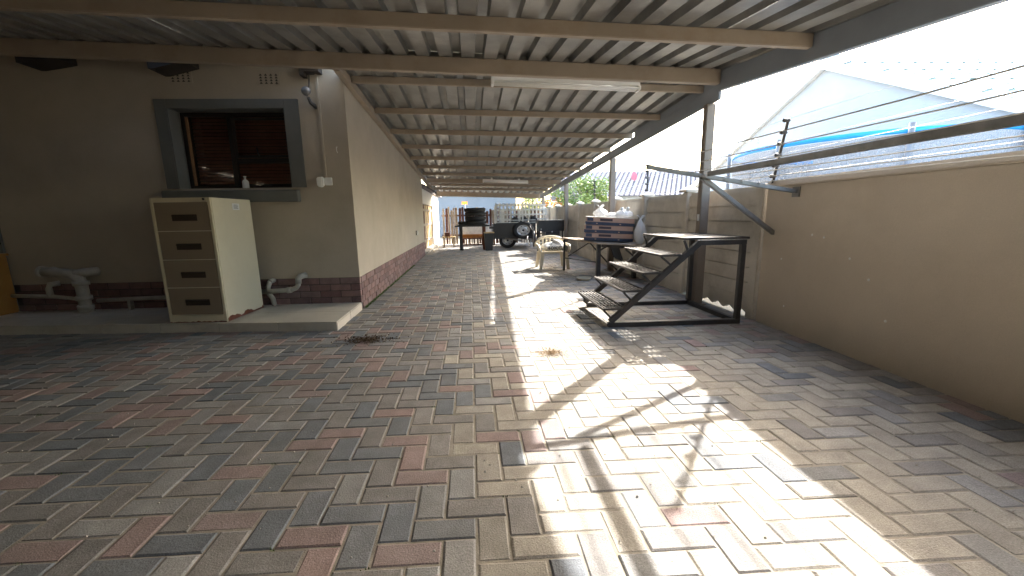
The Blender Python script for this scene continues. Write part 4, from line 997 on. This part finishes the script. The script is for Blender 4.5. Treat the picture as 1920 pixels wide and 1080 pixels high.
q = MB(); q.add([(TC[0],TC[1],.73)] + ring(.75,.93), [(0, i+1, i+2) for i in range(48)]); q.build('mat', M['rubber'], tr_)
# far tiled house
fh = thing('tiled_house', 'distant house with a grey lilac tiled roof beyond the slab wall', 'house', (8, 21, 0))
q = MB(); q.box(5.2, 15.5, 19.2, 25, 0, 2.0); q.build('wall', M['neigh_wall'], fh)
q = MB(); q.prism([(4.9,18.7,1.98),(4.9,25.5,1.98),(4.9,22.1,3.42)], (11.2,0,0)); rf = q.build('roof', M['roof_lilac'], fh)
q = MB()
for r in range(15):
    for c in range(46):
        t0, t1 = r/15, (r+.74)/15; xa = 4.95 + c*.242 + (r % 2)*.12
        Y0, Y1 = 18.7+3.4*t0, 18.7+3.4*t1; Z0, Z1 = 1.985+1.44*t0, 1.985+1.44*t1
        q.add([(xa,Y0,Z0+.07),(xa+.15,Y0,Z0+.075),(xa+.15,Y1,Z1+.012),(xa,Y1,Z1+.012),(xa,Y0,Z0),(xa+.15,Y0,Z0)], [(0,1,2,3),(4,5,1,0)])
mlt = mat('pale_tile_face', (0.42,0.39,0.41), 0.7, var=.15, scale=4)
o = q.build('roof_tiles', mlt, fh); o.parent = rf; o['kind'] = 'stuff'
q = MB(); q.lathe([(0,.02),(.12,.015),(.19,0)], (8.3, 20.6, 3.0), 20, axis='y', sx=.75, sy=1.25); q.tube([(8.3,20.65,2.9),(8.3,20.9,2.75)], .02, 6)
tag(q.build('satellite_dish', M['red_dish']), 'red dish on the grey lilac tiled roof', 'dish')
# far shed and sign
fs_ = thing('far_shed', 'blue grey shed wall visible above the picket fence', 'shed', (.6, 24, 0))
q = MB(); q.box(-4.5, 2.7, 24.2, 29, 0, 2.45); q.build('wall', M['shed_blue'], fs_)
q = MB(); q.hexa([(-4.7,24.0,2.46),(2.9,24.0,2.46),(2.9,29.2,2.9),(-4.7,29.2,2.9),(-4.7,24.0,2.52),(2.9,24.0,2.52),(2.9,29.2,2.96),(-4.7,29.2,2.96)]); q.build('roof', M['shed_blue'], fs_)
sg = thing('orange_sign', 'small orange sign on a pole behind the picket fence', 'sign', (-.3, 20, 0))
q = MB(); q.tube([(-.26,20.03,0),(-.26,20.03,1.75)], .025, 8); q.build('pole', M['galv'], sg)
q = MB(); q.box(-.42,-.14,19.98,20.0,1.72,1.86); q.build('panel', M['orange_sign'], sg, bevel=.004)

# ------------------------------------------------------------------ trees and plants
def tree(name, label, x, y, ht, rx, rz_, nleaf, mats, seed, cat='tree', lf=.09, group=None):
    rnd = random.Random(seed)
    t = thing(name, label, cat, (x, y, 0), group)
    q = MB(); q.tube([(x,y,-.05),(x+.03,y,ht*.25),(x-.02,y+.03,ht*.5),(x+.03,y,ht*.8)], [.10,.08,.06,.02], 8)
    for k in range(7):
        a = rnd.uniform(0,6.28); z0 = ht*rnd.uniform(.3,.6)
        q.tube([(x,y,z0),(x+rx*.4*math.cos(a),y+rx*.4*math.sin(a),z0+ht*.15),(x+rx*.75*math.cos(a),y+rx*.75*math.sin(a),z0+ht*.26)], [.04,.025,.008], 6)
    q.build('trunk', M['bark'], t)
    cl = [(rnd.gauss(0,.45), rnd.gauss(0,.45), rnd.uniform(-.9,.9), rnd.uniform(.22,.45)) for _ in range(22)]
    for mi, mt in enumerate(mats):
        q = MB()
        for _ in range(nleaf // len(mats)):
            c = rnd.choice(cl); d = Vector((rnd.gauss(0,1), rnd.gauss(0,1), rnd.gauss(0,1))).normalized() * c[3] * rnd.uniform(.5,1.1)
            p = Vector((x + (c[0]+d.x)*rx, y + (c[1]+d.y)*rx, ht*.66 + (c[2]*.75+d.z)*rz_))
            a = Vector((rnd.gauss(0,1), rnd.gauss(0,1), rnd.gauss(0,.6))).normalized()*lf*rnd.uniform(.6,1.3); b_ = a.cross(Vector((rnd.gauss(0,1),rnd.gauss(0,1),rnd.gauss(0,1)))).normalized()*lf*.28
            q.add([p-a*.5, p+b_, p+a*.5, p-b_], [(0,1,2,3)])
        o = q.build('crown' if mi == 0 else 'crown_tips', mt, t)
tree('green_tree', 'bushy yellow green tree in front of the distant tiled roof', 5.0, 17.6, 2.8, 1.15, 1.05, 7000, [M['leaf'], M['leaf_b']], 1, lf=.11)
tree('flowering_shrub', 'shrub with orange flowers behind the slab wall', 4.05, 18.6, 2.15, .6, .55, 1800, [M['leaf'], M['flower']], 2, cat='shrub', lf=.09)
tree('far_shrub', 'dull green shrub above the far end of the fence', 3.1, 20.5, 2.4, .8, .7, 2000, [M['leaf'], M['leaf_b']], 4, cat='shrub', lf=.1)

# ------------------------------------------------------------------ litter and small growth
def scatter(name, label, cat, mt, cx, cy, rx, ry, n_, s0, s1, flat=.3, seed=1, kind='stuff'):
    rnd = random.Random(seed); q = MB()
    for _ in range(n_):
        a = rnd.uniform(0, 6.28); r = abs(rnd.gauss(0, .5)); x = cx + rx*r*math.cos(a); y = cy + ry*r*math.sin(a)
        d = Vector((rnd.gauss(0,1), rnd.gauss(0,1), rnd.gauss(0,flat))).normalized()*rnd.uniform(s0,s1); b_ = d.cross(Vector((0,0,1))).normalized()*d.length*rnd.uniform(.25,.6)
        p = Vector((x, y, .004 + abs(d.z)*.6 + rnd.uniform(0,.010)*max(0,1-r)))
        up = Vector((0,0,d.length*.15))
        q.add([p-d*.5, p+b_*.5+up, p+d*.5, p-b_*.5+up], [(0,1,2,3)])
    o = q.build(name, mt); tag(o, label, cat, kind=kind); return o
scatter('leaf_litter', 'small heap of dry leaf litter on the paving by the porch corner', 'litter', M['litter'], -1.03, 3.76, .28, .15, 900, .010, .03, .5, 1)
scatter('spilt_sand', 'patch of spilt sand in the sunlit strip', 'sand', M['spilt_sand'], .65, 3.24, .22, .17, 1500, .006, .016, .2, 2)
mo = MB(); rnd = random.Random(6)
for _ in range(2200):
    y = 5.2 + rnd.random()**1.3*4.6; x = -1.41 + abs(rnd.gauss(0,.012)); p = Vector((x, y, rnd.uniform(0,.018)))
    d = Vector((rnd.gauss(0,1), rnd.gauss(0,1), abs(rnd.gauss(0,1)))).normalized()*rnd.uniform(.008,.022); b_ = d.cross(Vector((rnd.gauss(0,1),0,1))).normalized()*.005
    mo.add([p-b_, p+b_, p+d], [(0,1,2)])
tag(mo.build('moss_strip', M['moss']), 'green moss growing along the foot of the brick plinth', 'moss', kind='stuff')
wd_ = MB(); rnd = random.Random(8)
for _ in range(60):
    r = rnd.randrange(-20, 6); c = rnd.randrange(-22, 22); px_, py_ = OX + c*GX + rnd.uniform(-.01,.01), OY - r*GY + rnd.uniform(-.006,.006)
    if py_ > 4.0 or py_ < .9: continue
    for _ in range(rnd.randrange(5, 14)):
        p = Vector((px_+rnd.gauss(0,.007), py_+rnd.gauss(0,.005), -.006)); d = Vector((rnd.gauss(0,.6), rnd.gauss(0,.6), 1)).normalized()*rnd.uniform(.006,.014); b_ = Vector((rnd.gauss(0,1), rnd.gauss(0,1), 0)).normalized()*.003
        wd_.add([p-b_, p+b_, p+d], [(0,1,2)])
tag(wd_.build('joint_weeds', M['moss']), 'tiny green weeds sprouting from the paving joints', 'weeds', kind='stuff')
gr = MB(); rnd = random.Random(12)
for _ in range(420):
    x, y = rnd.uniform(-3.2, 2.6), rnd.uniform(1.0, 5.5); s = rnd.uniform(.002,.006)
    gr.add([(x-s,y-s,.001),(x+s,y-s*.6,.001),(x+s*.7,y+s,.001),(x-s*.6,y+s*.8,.001),(x,y,.001+s*1.2)], [(0,1,4),(1,2,4),(2,3,4),(3,0,4)])
tag(gr.build('grit', M['cap']), 'scattered pale grit and crumbs on the paving', 'grit', kind='stuff')
